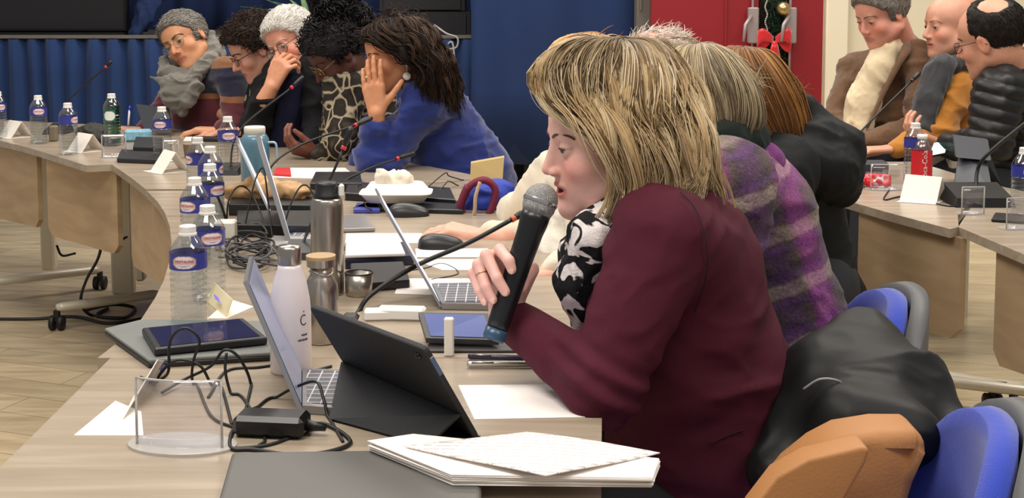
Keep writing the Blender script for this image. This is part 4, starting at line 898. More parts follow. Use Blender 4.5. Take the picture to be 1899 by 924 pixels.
# ---- woman in blue with her hand over her face
def blue_woman():
    r = pt('p', 830, 260, 4.28, 'person in a royal blue jumper with long dark curls, one hand over the eyes')
    H = Head(P(733, 97, 4.18), 200, 17, 0, 1.0, skin='cf8f68', lip='a55c50', brow='2a1a14', opn=0)
    wr = P(699, 211, 4.06); d = (-.13, .10, 1)
    hd = hand_prims(wr, d, (.35, 1, .1), (1, 0, 0), curls=[(0, 12, 8), (-2, 8, 6), (-3, 8, 6), (-3, 8, 6)], size=.96, spread=2.5, thumb=(42, 2))
    el = P(690, 292, 4.10)
    body(r, H, P(785, 175, 4.25), [hd+[('c', wr, P(697, 240, 4.08), .024, .033, .01, 1)]], 'cf916c', .0042, core=P(810, 220, 4.28), hh=.003)
    k = wr+.115*A([-.13, .10, 1.]); rp = P(680, 143, 4.045)
    obj('ring', B().add(tube([rp+A([.0095*math.cos(a), .0095*math.sin(a), .002*math.cos(a)]) for a in np.linspace(0, 6.283, 17)], .0012, 6, False), 0, True), mat('gold', 'd8b070', .25, 1.), r)
    er = H.w((-.004, .084, -.04)); e = B(); e.add(ball(er, .005), 0, True); e.add(lathe([(0, 0), (.012, .0005), (.013, .002), (.012, .0035), (0, .004)], 20, er+A([0, -.004, -.035]), rot(PI/2, 0, 0)), 0, True); e.add(tube([er, er+A([0, 0, -.022])], .001, 5))
    obj('earring', e, mat('pearl', 'e9e2d4', .25, coat=.5), r)
    m = mat('royal_blue_knit', '14286f', .9, bump=.6, bscale=260, var=.12, vscale=14, sheen=.3)
    pr = [C_(P(808, 225, 4.3), P(862, 335, 4.32), .125, .17, .05), C_(P(785, 195, 4.16), P(805, 195, 4.42), .085, .08, .06), C_(P(775, 200, 4.13), P(712, 296, 4.10), .078, .058, .03), C_(P(712, 296, 4.10), el, .055, .055, .03), C_(el, P(698, 226, 4.075), .052, .043, .015),
          C_(P(790, 200, 4.42), P(690, 305, 4.28), .065, .05, .03), C_(P(690, 305, 4.28), P(668, 300, 4.22), .05, .04, .02), C_(P(765, 165, 4.22), P(785, 185, 4.25), .062, .07, .03)]
    tp = P(698, 219, 4.075); a_ = tp-el; a_ /= np.linalg.norm(a_); pr.append(F_(lambda p: np.where((p[:, 0] < el[0]+.09), (p-tp) @ a_, -1.), .003))
    cloth('jumper', r, pr, m, .007, folds(.014, (7, 7, 14), 2))
    b = B(); Y0 = 4.18
    def g(*q): return [P(x, y, Y0+dy) for x, y, dy in q]
    gs = [g((708, 36, 0), (686, 50, -.035), (674, 70, -.05), (696, 76, -.075), (722, 88, -.092), (748, 100, -.100), (776, 110, -.105), (786, 176, -.095)), g((718, 31, 0), (702, 44, -.055), (712, 64, -.09), (746, 78, -.108), (782, 104, -.112), (794, 182, -.10)),
          g((730, 27, 0), (740, 42, -.07), (765, 74, -.10), (792, 118, -.11), (803, 184, -.10)), g((736, 26, 0), (772, 44, -.06), (798, 84, -.08), (822, 138, -.08), (832, 195, -.07)), g((740, 26, 0), (790, 46, -.01), (818, 92, -.02), (840, 150, -.02), (854, 208, -.02))]
    cols = ['1a110d', '241812', '2f2018', '3d2a1e', '1e1410', '4a3222']
    guide_hair(b, gs, 3000, cols, '1c1310', .2, r=.0015, wave=.013, wfreq=4.5, jit=.006, clump=150, M=40, csd=.04, uni=.15, inn=.95, lift=.010, under='1c1310')
    far = [[A([p[0], 2*Y0-p[1], p[2]]) for p in q] for q in gs][::-1]; guide_hair(b, far, 500, cols, '1c1310', .2, r=.003, wave=.012, wfreq=4., jit=.01, clump=60, M=20, under='1c1310')
    V, F = nets(cap_prims(H, .004, zf=.08, side=.0, temple=.035, slope=.5), .006); b.add((smoothv(V, F, 2), F), 0, True, '1c1310'); fuzz(H, b, V, F, 1500, .05, .0014, cols, '1c1310', (-.6, 0, .0), curl=.4, spread=.05)
    obj('hair', b, hairmat(), r); legs(r, wloc(r), 190, DK)
blue_woman()
# ---- person in cream with a hand on the mouse
def cream():
    r = pt('p', 1100, 400, 2.95, 'person in a cream cardigan with a hand on a mouse, face hidden')
    H = Head(P(1112, 172, 2.95), 185, 12, 0, 1.0, skin='dca690', opn=.7)
    wr = P(902, 441, 3.0); w2 = P(1030, 508, 2.62)
    hd = hand_prims(wr, (-1, 0, .22), (0, .1, -1), (0, -1, .1), curls=[(25, 25, 15)]*4, size=1.02, spread=7, thumb=(18, 8))
    h2 = hand_prims(w2, (-1, -.1, -.1), (0, 0, -1), (.2, 1, 0), curl=(40, 50, 30), size=.95)
    body(r, H, P(1130, 300, 2.97), [hd+[('c', wr, P(935, 447, 2.98), .024, .030, .01, 1)], h2], 'dba48e', .005, core=P(1120, 380, 2.97), hh=.0035, arms=[(P(1000, 455, 3.05), wr), (P(1105, 475, 2.72), w2)])
    m = mat('cream_cardigan', 'd8cdb8', .95, bump=.7, bscale=160, sheen=.3, var=.06, vscale=12, stretch=(1, 1, .3))
    pr = [C_(P(1110, 370, 3.0), P(1120, 520, 3.0), .13, .15, .05), C_(P(1085, 330, 2.86), P(1110, 330, 3.12), .08, .075, .05), C_(P(1060, 340, 3.08), P(1000, 455, 3.05), .07, .056, .03), C_(P(1000, 455, 3.05), P(915, 442, 3.01), .05, .036, .02), C_(P(1030, 330, 3.1), P(985, 380, 3.14), .06, .04, .03),
          C_(P(1100, 345, 2.82), P(1105, 470, 2.72), .065, .055, .03), C_(P(1105, 475, 2.72), P(1036, 500, 2.64), .045, .034, .02), C_(P(1005, 355, 3.1), P(955, 395, 3.16), .035, .05, .03)]
    cloth('cardigan', r, pr, m, .008, folds(.014, (8, 8, 12), 2))
    cloth('jumper', r, [C_(P(1075, 400, 2.86), P(1050, 470, 2.85), .055, .06, .03), C_(P(1090, 330, 2.9), P(1075, 400, 2.87), .06, .055, .03)], mat('white_knit', 'ebe5d8', .95, bump=.5, bscale=220), .007, folds(.01, (12, 12, 12), 2))
    Y0 = 2.95; cols = ['b98a58', 'd0a672', 'a87a4c', 'dcb888']; b = B()
    def g(*q): return [P(x, y, Y0+dy) for x, y, dy in q]
    gs = [g((1085, 62, 0), (1040, 76, -.03), (1015, 108, -.05), (1022, 160, -.08), (1050, 240, -.09), (1055, 300, -.085)), g((1095, 60, 0), (1080, 75, -.06), (1085, 150, -.10), (1095, 240, -.10), (1100, 310, -.09)), g((1105, 60, 0), (1150, 85, -.03), (1180, 160, -.04), (1185, 240, -.04), (1180, 310, -.03))]
    guide_hair(b, gs, 900, cols, '8a6238', .2, r=.0016, wave=.006, wfreq=2., clump=60, M=18); far = [[A([p[0], 2*Y0-p[1], p[2]]) for p in q] for q in gs][::-1]
    guide_hair(b, far, 500, cols, '8a6238', .2, r=.002, wave=.006, clump=40, M=16); V, F = nets(cap_prims(H, .002), .007); b.add((V, F), 0, True, '9a7042'); fuzz(H, b, V, F, 700, .04, .0012, cols, '8a6238', (-.5, 0, .3), spread=.2)
    obj('hair', b, hairmat(), r); legs(r, wloc(r), 185, DK)
cream()
def scalp():
    r = pt('p', 1215, 300, 3.5, 'person with thin white hair over a pink scalp, only the crown showing')
    H = Head(P(1212, 146, 3.5), 185, 10, 0, 1.05, skin='dfa08c', opn=.7)
    body(r, H, P(1235, 260, 3.52), [], 'dfa08c', .006, core=P(1235, 350, 3.52))
    obj('hair', short_hair(H, 'd8cfc6', ['e8e2da', 'f2eee8', 'd6cec4'], 'd9a996', th=.002, n=1500, ln=.035, r=.0011, comb=(-.5, .2, .3), spread=.8, zf=.09, temple=.05, side=-.02, nape=-.07), hairmat(), r)
    cloth('jumper', r, [C_(P(1240, 330, 3.52), P(1240, 480, 3.52), .14, .16, .05), C_(P(1225, 300, 3.36), P(1225, 300, 3.68), .08, .08, .05)], mat('grey_jumper', '55555c', .9), .014); legs(r, wloc(r), 185, DK)
scalp()
# ---- woman in plaid
def plaid():
    r = pt('p', 1410, 500, 2.5, 'person in a purple and brown plaid wool coat with straight ash-blonde hair')
    H = Head(P(1298, 200, 2.45), 178, 22, 0, .90, skin='dca690', opn=.7)
    body(r, H, P(1365, 310, 2.45), [], 'dca690', .006, core=P(1380, 380, 2.48))
    def col(t, v):
        def band(axis, sc, ph):
            mp = t.n('ShaderNodeMapping'); mp.inputs['Rotation'].default_value = (0, .28, .2); t.l(v, mp.inputs['Vector'])
            w = t.n('ShaderNodeTexWave', Scale=sc, Distortion=1.2, Detail=3., wave_type='BANDS', bands_direction=axis); w.inputs['Phase Offset'].default_value = ph; w.inputs['Detail Scale'].default_value = 3; t.l(mp.outputs['Vector'], w.inputs['Vector']); return w.outputs['Fac']
        n = t.n('ShaderNodeTexNoise', Scale=150., Detail=2.); t.l(v, n.inputs['Vector'])
        c1 = ramp(t, band('X', 2.6, 0), [(0, '5a3364'), (.3, '483a48'), (.5, '544840'), (.75, '803478'), (.92, 'a04094')])
        c2 = ramp(t, band('Z', 2.9, 1.), [(0, '4a403a'), (.3, '3a323c'), (.55, '5e3c70'), (.8, '564a40'), (.93, 'a39486')])
        m = t.n('ShaderNodeMix', data_type='RGBA'); m.inputs[0].default_value = .5; t.l(c1, m.inputs[6]); t.l(c2, m.inputs[7])
        m2 = t.n('ShaderNodeMix', data_type='RGBA', blend_type='OVERLAY'); m2.inputs[0].default_value = .65; t.l(m.outputs[2], m2.inputs[6]); t.l(n.outputs['Fac'], m2.inputs[7]); return m2.outputs[2]
    m = ramp_mat('plaid_wool', col, .98, .8, 200, .1)
    pr = [C_(P(1385, 400, 2.48), P(1430, 640, 2.52), .125, .158, .06), C_(P(1350, 345, 2.30), P(1375, 345, 2.64), .08, .08, .05), C_(P(1350, 360, 2.28), P(1330, 560, 2.24), .075, .06, .03), C_(P(1330, 560, 2.24), P(1180, 560, 2.35), .055, .045, .02),
          C_(P(1430, 640, 2.52), P(1430, 760, 2.52), .158, .16, .05)]
    cloth('coat', r, pr, m, .007, folds(.014, (5, 5, 9), 2))
    mc = mat('magenta_wool', '6f2870', .98, bump=.8, bscale=300, sheen=.1, var=.15, vscale=40)
    cloth('collar', r, [C_(P(1352, 312, 2.36), P(1415, 300, 2.44), .035, .035, .02), C_(P(1415, 300, 2.44), P(1405, 305, 2.56), .035, .03, .02)], mc, .006, folds(.005, (14, 14, 14), 2))
    cloth('scarf', r, [C_(P(1340, 262, 2.36), P(1392, 262, 2.44), .038, .034, .02), C_(P(1392, 262, 2.44), P(1370, 262, 2.58), .034, .034, .02), C_(P(1340, 262, 2.36), P(1300, 290, 2.4), .035, .03, .02)], mat('dark_green_scarf', '1a2522', .95, bump=.5, bscale=200), .006, folds(.008, (16, 16, 16), 2))
    Y0 = 2.45; b = B()
    def g(*q): return [P(x, y, Y0+dy) for x, y, dy in q]
    gs = [g((1285, 84, 0), (1240, 92, -.03), (1210, 140, -.06), (1205, 200, -.08), (1225, 260, -.08)), g((1292, 82, 0), (1270, 95, -.05), (1262, 150, -.09), (1272, 210, -.10), (1290, 252, -.095)), g((1297, 80, 0), (1305, 95, -.06), (1320, 150, -.10), (1335, 205, -.10), (1338, 248, -.095)),
          g((1300, 80, 0), (1335, 95, -.05), (1368, 145, -.075), (1385, 200, -.08), (1380, 248, -.07)), g((1302, 81, 0), (1345, 92, -.01), (1385, 130, -.015), (1404, 185, -.02), (1408, 225, -.02), (1392, 255, -.02))]
    cols = ['a8977c', 'c4b394', '8f7f68', 'd6c6a4', '7b6c58', 'b9a684', 'cdb98c']
    guide_hair(b, gs, 3200, cols, '8d8070', .3, r=.0011, wave=.004, wfreq=1.1, jit=.004, clump=110, M=22, csd=.05, uni=.2, inn=.95, under='5f5444', cut=(.85, 1.0))
    far = [[A([p[0], 2*Y0-p[1], p[2]]) for p in q] for q in gs][::-1]; guide_hair(b, far, 900, cols, '8d8070', .3, r=.0016, wave=.004, clump=60, M=16, under='5f5444')
    fl = [g((1392, 215, -.03), (1402, 260, -.04), (1395, 290, -.06), (1360, 310, -.09)), g((1396, 225, -.02), (1408, 262, -.03), (1420, 285, -.05), (1445, 295, -.06))]
    guide_hair(b, fl, 60, cols, 'a8977c', .1, r=.0012, wave=.004, clump=14, M=12, shell=False, jit=.003); fz = [g((1240, 90, 0), (1200, 72, 0), (1150, 80, 0)), g((1300, 80, 0), (1270, 68, 0), (1225, 75, 0))]
    guide_hair(b, fz, 24, cols, 'a8977c', .1, r=.0005, wave=.003, clump=14, M=10, shell=False)
    V, F = nets(cap_prims(H, .002), .007); b.add((V, F), 0, True, '8f8068'); fuzz(H, b, V, F, 1200, .05, .001, cols, '8d8070', (-.7, 0, -.2), spread=.1)
    obj('hair', b, hairmat(), r); legs(r, wloc(r), 180, DK)
plaid()
def hooded():
    r = pt('p', 1480, 400, 3.1, 'person with long straight chestnut hair in a black hooded coat')
    H = Head(P(1386, 194, 3.05), 175, 18, 0, .90, skin='dca690', opn=.7)
    body(r, H, P(1435, 290, 3.08), [], 'dca690', .006, core=P(1450, 360, 3.1))
    bl = mat('black_coat', '111315', .75, bump=.3, bscale=120, spec=.3)
    pr = [C_(P(1465, 350, 3.1), P(1490, 560, 3.15), .12, .15, .05), C_(P(1450, 320, 2.93), P(1470, 320, 3.27), .085, .085, .05), C_(P(1445, 330, 2.91), P(1440, 480, 2.86), .075, .06, .03)]
    cloth('coat', r, pr, bl, .010, folds(.014, (6, 6, 9), 2))
    hp = [C_(P(1492, 205, 3.1), P(1555, 275, 3.08), .028, .055, .03), C_(P(1555, 275, 3.06), P(1548, 335, 3.06), .058, .05, .03), C_(P(1548, 335, 3.05), P(1470, 300, 2.96), .06, .06, .04), C_(P(1510, 265, 3.02), P(1530, 310, 3.0), .055, .07, .04), C_(P(1492, 205, 3.1), P(1500, 300, 3.28), .03, .07, .04)]
    cloth('hood', r, hp, bl, .007, folds(.010, (9, 9, 9), 2))
    Y0 = 3.05; b = B()
    def g(*q): return [P(x, y, Y0+dy) for x, y, dy in q]
    gs = [g((1370, 90, 0), (1335, 100, -.05), (1325, 140, -.08), (1350, 200, -.10), (1400, 252, -.10)), g((1376, 88, 0), (1365, 98, -.07), (1378, 150, -.115), (1408, 210, -.12), (1440, 266, -.10)), g((1380, 87, 0), (1402, 98, -.06), (1432, 150, -.10), (1458, 210, -.10), (1474, 268, -.08)), g((1382, 87, 0), (1428, 100, -.015), (1464, 155, -.03), (1486, 215, -.04), (1490, 266, -.04)), g((1382, 87, .02), (1430, 100, .01), (1468, 158, .01), (1488, 215, .01), (1490, 262, .01))]
    cols = ['7c5434', '8f6340', 'a87440', '6a4830', 'b98548', '5d4030']
    guide_hair(b, gs, 3200, cols, '76523a', .3, r=.0012, wave=.003, wfreq=.8, jit=.004, clump=90, M=20, csd=.06, uni=.25, inn=.95, under='54382a')
    far = [[A([p[0], 2*Y0-p[1], p[2]]) for p in q] for q in gs][::-1]; guide_hair(b, far, 700, cols, '76523a', .3, r=.0018, wave=.003, clump=60, M=16, under='54382a')
    V, F = nets(cap_prims(H, .002), .008); b.add((V, F), 0, True, '76523a'); fuzz(H, b, V, F, 1200, .06, .0012, cols, '76523a', (-.7, 0, -.2), spread=.1); obj('hair', b, hairmat(), r); legs(r, wloc(r), 180, DK)
hooded()
# ---- the three men on the far right
def blazer_man():
    r = pt('p', 1645, 220, 5.25, 'person in a brown tweed blazer over a cream roll-neck, looking down')
    H = Head(P(1634, 24, 5.1), 207, 24, 0, 1.08, skin='d99a86', lip='b8746a', brow='6b5a50', opn=.15, cheek=.25, jaw=1.3, nose=.75)
    body(r, H, P(1668, 95, 5.22), [hand_prims(P(1575, 262, 4.98), (-1, .1, -.1), (0, 0, -1), (0, -1, 0))], 'd99a86', .005, core=P(1660, 160, 5.25), nr=.066, arms=[(P(1708, 244, 5.0), P(1575, 262, 4.98))])
    obj('hair', short_hair(H, '5a544e', ['7a746c', '989188', 'aaa49a', '68625a'], '77716a', th=.014, n=5000, ln=.020, r=.0009, comb=(-.3, .3, .3), spread=.05, disp=.004, zf=.08, temple=.045, slope=.4, side=-.03, nape=-.075), hairmat(), r)
    tw = mat('brown_tweed', '6d5038', .95, bump=.6, bscale=350, var=.14, vscale=90, sheen=.3)
    pr = [E_(P(1650, 225, 5.25), (.185, .135, .25), rot(0, 0, -.5)), C_(P(1592, 125, 5.36), P(1700, 112, 5.12), .072, .078, .05), C_(P(1712, 130, 5.08), P(1708, 240, 5.0), .072, .06, .03), C_(P(1708, 244, 5.0), P(1600, 262, 5.0), .055, .042, .02), C_(P(1585, 132, 5.36), P(1548, 220, 5.25), .065, .052, .03), C_(P(1548, 220, 5.25), P(1575, 255, 5.1), .048, .04, .02),
          C_(P(1660, 70, 5.28), P(1680, 95, 5.25), .06, .07, .03)]
    cloth('blazer', r, pr, tw, .009, folds(.014, (5, 5, 9), 2))
    cm = mat('cream_knit', 'd8c6a4', .95, bump=.5, bscale=220, sheen=.2)
    cloth('roll_neck_jumper', r, [C_(P(1643, 88, 5.10), P(1650, 98, 5.14), .058, .064, .03), C_(P(1632, 120, 5.08), P(1600, 190, 5.09), .055, .062, .03), C_(P(1600, 190, 5.09), P(1588, 258, 5.06), .062, .055, .03)], cm, .007, folds(.008, (14, 14, 10), 2))
    for q in ([P(1675, 70, 5.15), P(1668, 100, 5.045), P(1635, 170, 5.02), P(1605, 240, 5.0)], [P(1614, 95, 5.16), P(1605, 120, 5.12), P(1585, 175, 5.12), P(1565, 235, 5.1)]):
        s = spline(q, 6); V = []; w = np.interp(np.linspace(0, 1, len(s)), [0, .35, .42, 1], [.02, .045, .03, .012])
        for p, k in zip(s, w): V += [p, p+A([k, .0, .006])]
        F = [(i*2, i*2+1, i*2+3, i*2+2) for i in range(len(s)-1)]; obj('lapel', B().add(thick(V, F, .008), 0, True), tw, r)
    legs(r, wloc(r), 230, DK)
blazer_man()
def mustard():
    r = pt('p', 1770, 200, 5.1, 'person with a shaved head in a mustard jumper and long dark grey scarf')
    H = Head(P(1764, 47, 4.98), 192, 4, 0, 1.06, skin='d49c84', lip='b5685c', brow='a87860', opn=.32, cheek=.2, jaw=1.15, nose=.85)
    wr = P(1690, 268, 4.78)
    body(r, H, P(1785, 120, 5.05), [hand_prims(P(1655, 277, 4.82), (-1, .1, -.05), (0, 0, -1), (0, 1, 0))], 'd49c84', .005, core=P(1780, 170, 5.08), nr=.062, arms=[(P(1742, 250, 4.86), P(1655, 277, 4.82))])
    mu = mat('mustard_knit', 'b87828', .9, bump=.5, bscale=220, var=.08, vscale=14, sheen=.3)
    cloth('jumper', r, [E_(P(1775, 215, 5.08), (.15, .14, .24)), C_(P(1765, 150, 4.98), P(1775, 150, 5.25), .078, .078, .05), C_(P(1775, 160, 4.93), P(1742, 250, 4.86), .068, .055, .03), C_(P(1735, 250, 4.86), P(1664, 276, 4.83), .05, .04, .02), C_(P(1720, 190, 5.2), P(1690, 260, 5.0), .055, .05, .03)], mu, .008, folds(.014, (7, 7, 10), 2))
    sc = mat('charcoal_scarf', '3a3b3f', .95, bump=.5, bscale=160, sheen=.3)
    cloth('scarf', r, [C_(P(1742, 122, 4.9), P(1795, 112, 4.95), .034, .040, .02), C_(P(1795, 112, 4.95), P(1790, 110, 5.15), .045, .045, .03), C_(P(1752, 122, 4.88), P(1726, 182, 4.86), .040, .034, .015), C_(P(1730, 130, 4.9), P(1712, 190, 4.88), .030, .030, .015), C_(P(1726, 182, 4.86), P(1716, 248, 4.85), .036, .034, .015), C_(P(1712, 190, 4.88), P(1700, 246, 4.86), .030, .026, .015)], sc, .007, folds(.012, (16, 16, 6), 2)); legs(r, wloc(r), 200, DK)
mustard()
def puffer():
    r = pt('p', 1880, 200, 4.45, 'person in a black quilted puffer jacket, dark hair thinning at the crown')
    H = Head(P(1838, 72, 4.35), 136, 14, -8, 1.12, skin='cf967c', opn=.7, brow='2a201a')
    body(r, H, P(1875, 150, 4.4), [hand_prims(P(1742, 268, 4.4), (-.9, 0, .35), (.3, .3, .9), (.3, .9, .3), curl=(40, 45, 25))], 'cf967c', .005, core=P(1880, 200, 4.45), nr=.06)
    bald = ('e', H.w((-.062, .045, .118)), A([.062, .055, .040])*H.s, H.R, None, .012, -1)
    obj('hair', short_hair(H, '1a1614', ['241e1a', '2f2822', '15110f'], '1f1a17', th=.005, n=4500, ln=.016, r=.0009, comb=(-.4, 0, -.8), spread=.05, zf=.2, temple=.030, slope=.0, side=-.02, nape=-.09, bald=bald), hairmat(), r)
    glasses(H, r, mat('dark_frame', '17130f', .3), hh=.016, r=.0012)
    def quilt(V): 
        w = V[:, 2]+.25*(V[:, 0]-1.7)+.01*fbm(V*6, 2); w = w+.012*fbm(V*9, 2); return .009*np.abs(np.sin(w*3.1416/.043))**.7+.010*fbm(V*A([26, 26, 20]), 2)
    pr = [E_(P(1905, 235, 4.5), (.19, .17, .26)), C_(P(1858, 170, 4.3), P(1890, 170, 4.7), .085, .085, .06), C_(P(1855, 175, 4.25), P(1838, 265, 4.2), .082, .066, .03), C_(P(1838, 268, 4.2), P(1762, 270, 4.36), .058, .042, .02), C_(P(1868, 125, 4.4), P(1885, 140, 4.45), .075, .09, .04)]
    cloth('puffer_jacket', r, pr, mat('black_nylon', '121315', .5, spec=.4), .006, quilt); legs(r, wloc(r), 175, DK)
puffer()
# ================================================================ things on the desks
PL = mat('black_plastic', '141416', .45); WH = mat('white_plastic', 'e8e6e2', .35); STE = mat('brushed_steel', 'b0aaa2', .28, 1., bump=.1, bscale=60, stretch=(1, 1, .05))
CLR = glass('clear_plastic', 'eef2f4', rough=.06, alpha=.07, gl=.9)
PAP = mat('paper', 'efe9e4', .8); CARD = mat('card_white', 'f2eae0', .7)
def wrap(VF, r, zc, a0=-PI/2):
    V, F = VF; a = a0+V[:, 0]/r; return np.stack([r*np.cos(a), r*np.sin(a), zc+V[:, 1]], 1), F
def bottle_parts(root, H=.178, r=.0315, label='blue'):
    c = wloc(root); k = H/.178
    prof = [(.0, .004), (.014, .003), (.024, 0), (r*.94, .003), (r, .010)]
    for i in range(9):
        z = .014+i*.0105; prof += [(r, z), (r*.955, z+.0045), (r, z+.009)]
    zl = .107; prof += [(r, zl), (r*.985, zl+.002), (r*.985, zl+.026), (r, zl+.028), (r*.93, .142), (r*.72, .153), (.0145, .164), (.0125, .168)]
    prof = [(a, z*k) for a, z in prof]
    obj('body', B().add(lathe(prof, 28, c, cap=False), 0, True), GRN if label == 'green' else CLR, root)
    obj('cap', B().add(lathe([(.0, .163), (.0155, .163), (.0155, .1665), (.0142, .1675), (.0142, .178), (.013, .1795), (0, .1795)], 20, c*1. if k == 1 else c+A([0, 0, .178*(k-1)])), 0, False), WH, root)
    # water filling the lower part
    b = B(); n1, n2 = 64, 22; z0, z1 = (zl+.0)*k, (zl+.028)*k
    if label == 'green': z0, z1 = .085*k, .125*k
    V, F = grid(lambda u, v: (r*1.012*math.cos(u*2*PI), r*1.012*math.sin(u*2*PI), z0+(z1-z0)*v), n1+1, n2); C = []
    for (x, y, z) in V:
        a = math.atan2(y, x); d = (a+PI/2+PI) % (2*PI)-PI; v = (z-z0)/(z1-z0)-.5; e = (d*r/.021)**2+(v/.40)**2
        if label == 'green': C.append(lin('dfe4dc') if e < 1 else lin('1f6a4a')); continue
        c_ = lin('353a92'); 
        if .8 < e < 1: c_ = lin('c8b48a')
        elif e <= .8: c_ = lin('e8dfe6')
        if e <= .8 and abs(v-.02) < .14: c_ = lin('dcb4b0')
        if e <= .5 and v < -.2: c_ = lin('9aa0d0')
        C.append(c_)
    if label == 'green':
        k_ = [(f) for f in F if all(abs(((math.atan2(V[i][1], V[i][0])+PI/2+PI) % (2*PI)-PI)) < .75 for i in f)]; F = k_
    obj('label', b.add((V+c, F), 0, True, A(C)), mat('bottle_label', 'ffffff', .35, attr=True), root)
GRN = glass('green_plastic', '86b8a0', alpha=.12, gl=.9)
def bottle(name, px, py, label, first=None, kind='blue', group=None, rz=0, H=.178):
    p = T(px, py)
    if first is not None: return dup(first, tuple(p), rz, label, group)
    o = thing(name, tuple(p), label, 'bottle', group); bottle_parts(o, H, label=kind); return o
GB = 'small clear water bottles with blue labels'
wb = bottle('water_bottle', 352, 609, 'nearest clear water bottle with a blue label, behind the stacked tablets', group=GB)
tp = text('CRISTALINE', .0065); V, F = wrap(tp, .0322, .1225)
obj('lettering', B().add((V+wloc(wb), F), 0, False), mat('label_red', 'a8232e', .4), [c for c in wb.children if c.name.startswith('label')][0])
for px, py, rz, lb in [(388, 556, .5, 'clear water bottle just behind the nearest one, partly hidden by it'), (364, 483, -.4, 'clear water bottle in the middle of the close cluster, left of the white cup'), (392, 447, .9, 'clear water bottle on the right side of the close cluster, by the slanted microphone neck'),
                       (392, 401, 1.6, 'clear water bottle near the back of the cluster, right of the backmost one'), (369, 377, -.9, 'backmost water bottle of the close cluster, beside the third white tent card'), (424, 322, .3, 'water bottle standing alone left of the blue pitcher'),
                       (302, 296, 0., 'water bottle between the closed black notebook and the striped jumper'), (73, 266, .4, 'water bottle beside the first white tent card on the far left desk'), (128, 286, 1.3, 'water bottle left of the second white tent card'), (-2, 256, .7, 'water bottle cut in half by the left edge of the frame'),
                       (1695, 339, .5, 'clear water bottle just behind the red-labelled bottle'), (1897, 404, .2, 'water bottle cut by the right edge of the frame')]:
    bottle('water_bottle', px, py, lb, wb, group=GB, rz=rz)
gb = bottle('glass_bottle', 209, 270, 'green bottle with a white oval label and pale cap on the far left desk', kind='green', H=.19)
# red-labelled drink bottle
c = T(1708, 350); rb = thing('soda_bottle', tuple(c), 'small soda bottle with a red label on the right-hand desk', 'bottle')
obj('body', B().add(lathe([(0, .002), (.02, 0), (.027, .004), (.029, .02), (.029, .10), (.027, .118), (.02, .134), (.0125, .146), (.0125, .15)], 24, c, cap=False), 0, True), CLR, rb)
obj('drink', B().add(lathe([(0, .004), (.026, .006), (.0275, .02), (.0275, .1), (0, .1)], 24, c), 0, True), mat('cola', '241008', .1), rb)
obj('cap', B().add(lathe([(0, .145), (.0145, .145), (.0145, .158), (0, .159)], 20, c), 0, True), WH, rb)
lbl = obj('label', B().add(lathe([(.0298, .028), (.0298, .112)], 32, c, cap=False), 0, True), mat('label_bright_red', 'c81e28', .4), rb)
V, F = text('Coca-Cola', .021); V = np.stack([-V[:, 1]*1., V[:, 0], V[:, 2]], 1); V, F = wrap((V, F), .0303, .07); obj('lettering', B().add((V+c, F)), WH, lbl)
# ---- pitcher, flasks, cups
c = T(474, 345); pj = thing('pitcher', tuple(c), 'blue translucent plastic pitcher with a white screw lid and side handle', 'pitcher')
obj('body', B().add(lathe([(0, 0), (.040, 0), (.042, .006), (.042, .125), (.041, .14), (.034, .152), (.031, .154)], 28, c), 0, True), mat('pitcher_blue', '587e92', .25, coat=.4), pj)
obj('lid', B().add(lathe([(0, .152), (.031, .152), (.031, .172), (.029, .176), (0, .177)], 28, c), 0, True), mat('off_white_plastic', 'e0dccf', .5), pj)
obj('handle', B().add(tube(spline([c+A([.038, -.01, .13]), c+A([.062, -.012, .128]), c+A([.066, -.012, .10]), c+A([.066, -.012, .07])], 6), .0035, 8), 0, True), mat('pitcher_handle', '9db6c2', .25, coat=.4), pj)
c = T(608, 545); fl = thing('thermos_flask', tuple(c), 'tall brushed steel thermos flask with a black lid', 'flask')
obj('body', B().add(lathe([(0, 0), (.030, 0), (.031, .004), (.031, .170), (.029, .182), (.026, .186), (0, .186)], 32, c), 0, True), STE, fl)
obj('lid', B().add(lathe([(0, .186), (.025, .186), (.025, .192), (.021, .196), (.021, .212), (.019, .216), (0, .216)], 28, c), 0, True), PL, fl)
obj('spout_cover', B().add(box(c+A([.028, 0, .200]), (.010, .016, .024), bev=.003)), WH, fl)
c = T(597, 634); f2 = thing('metal_bottle', tuple(c), 'short steel drinking bottle with a wooden disc lid', 'bottle')
obj('body', B().add(lathe([(0, 0), (.026, 0), (.028, .004), (.028, .085), (.0265, .098), (.020, .110), (.018, .114), (.018, .128), (0, .128)], 32, c), 0, True), STE, f2)
obj('wire_bail', B().add(tube([c+A([.0195*math.cos(a), .0195*math.sin(a), .118+.004*math.sin(a*2)]) for a in np.linspace(0, 4*PI, 40)], .0011, 6), 0, True), STE, f2)
obj('lid', B().add(lathe([(0, .128), (.0235, .128), (.0235, .140), (0, .140)], 28, c), 0, False), STE, f2)
obj('lid_disc', B().add(lathe([(0, .140), (.0245, .140), (.0245, .1455), (0, .146)], 28, c), 0, False), mat('light_wood', 'a98c68', .6), f2)
c = T(540, 688); f3 = thing('insulated_bottle', tuple(c), 'white insulated drinking bottle with a steel cap beside the open laptop', 'bottle')
obj('body', B().add(lathe([(0, 0), (.030, 0), (.0315, .004), (.0315, .09), (.030, .112), (.024, .145), (.0185, .160), (.0175, .166)], 36, c), 0, True), mat('pearl_white', 'dcd3d6', .3, coat=.3), f3)
obj('cap', B().add(lathe([(0, .166), (.0175, .166), (.018, .168), (.018, .190), (.016, .195), (0, .196)], 28, c), 0, True), STE, f3)
mk = B(); a0 = -PI/2+.85
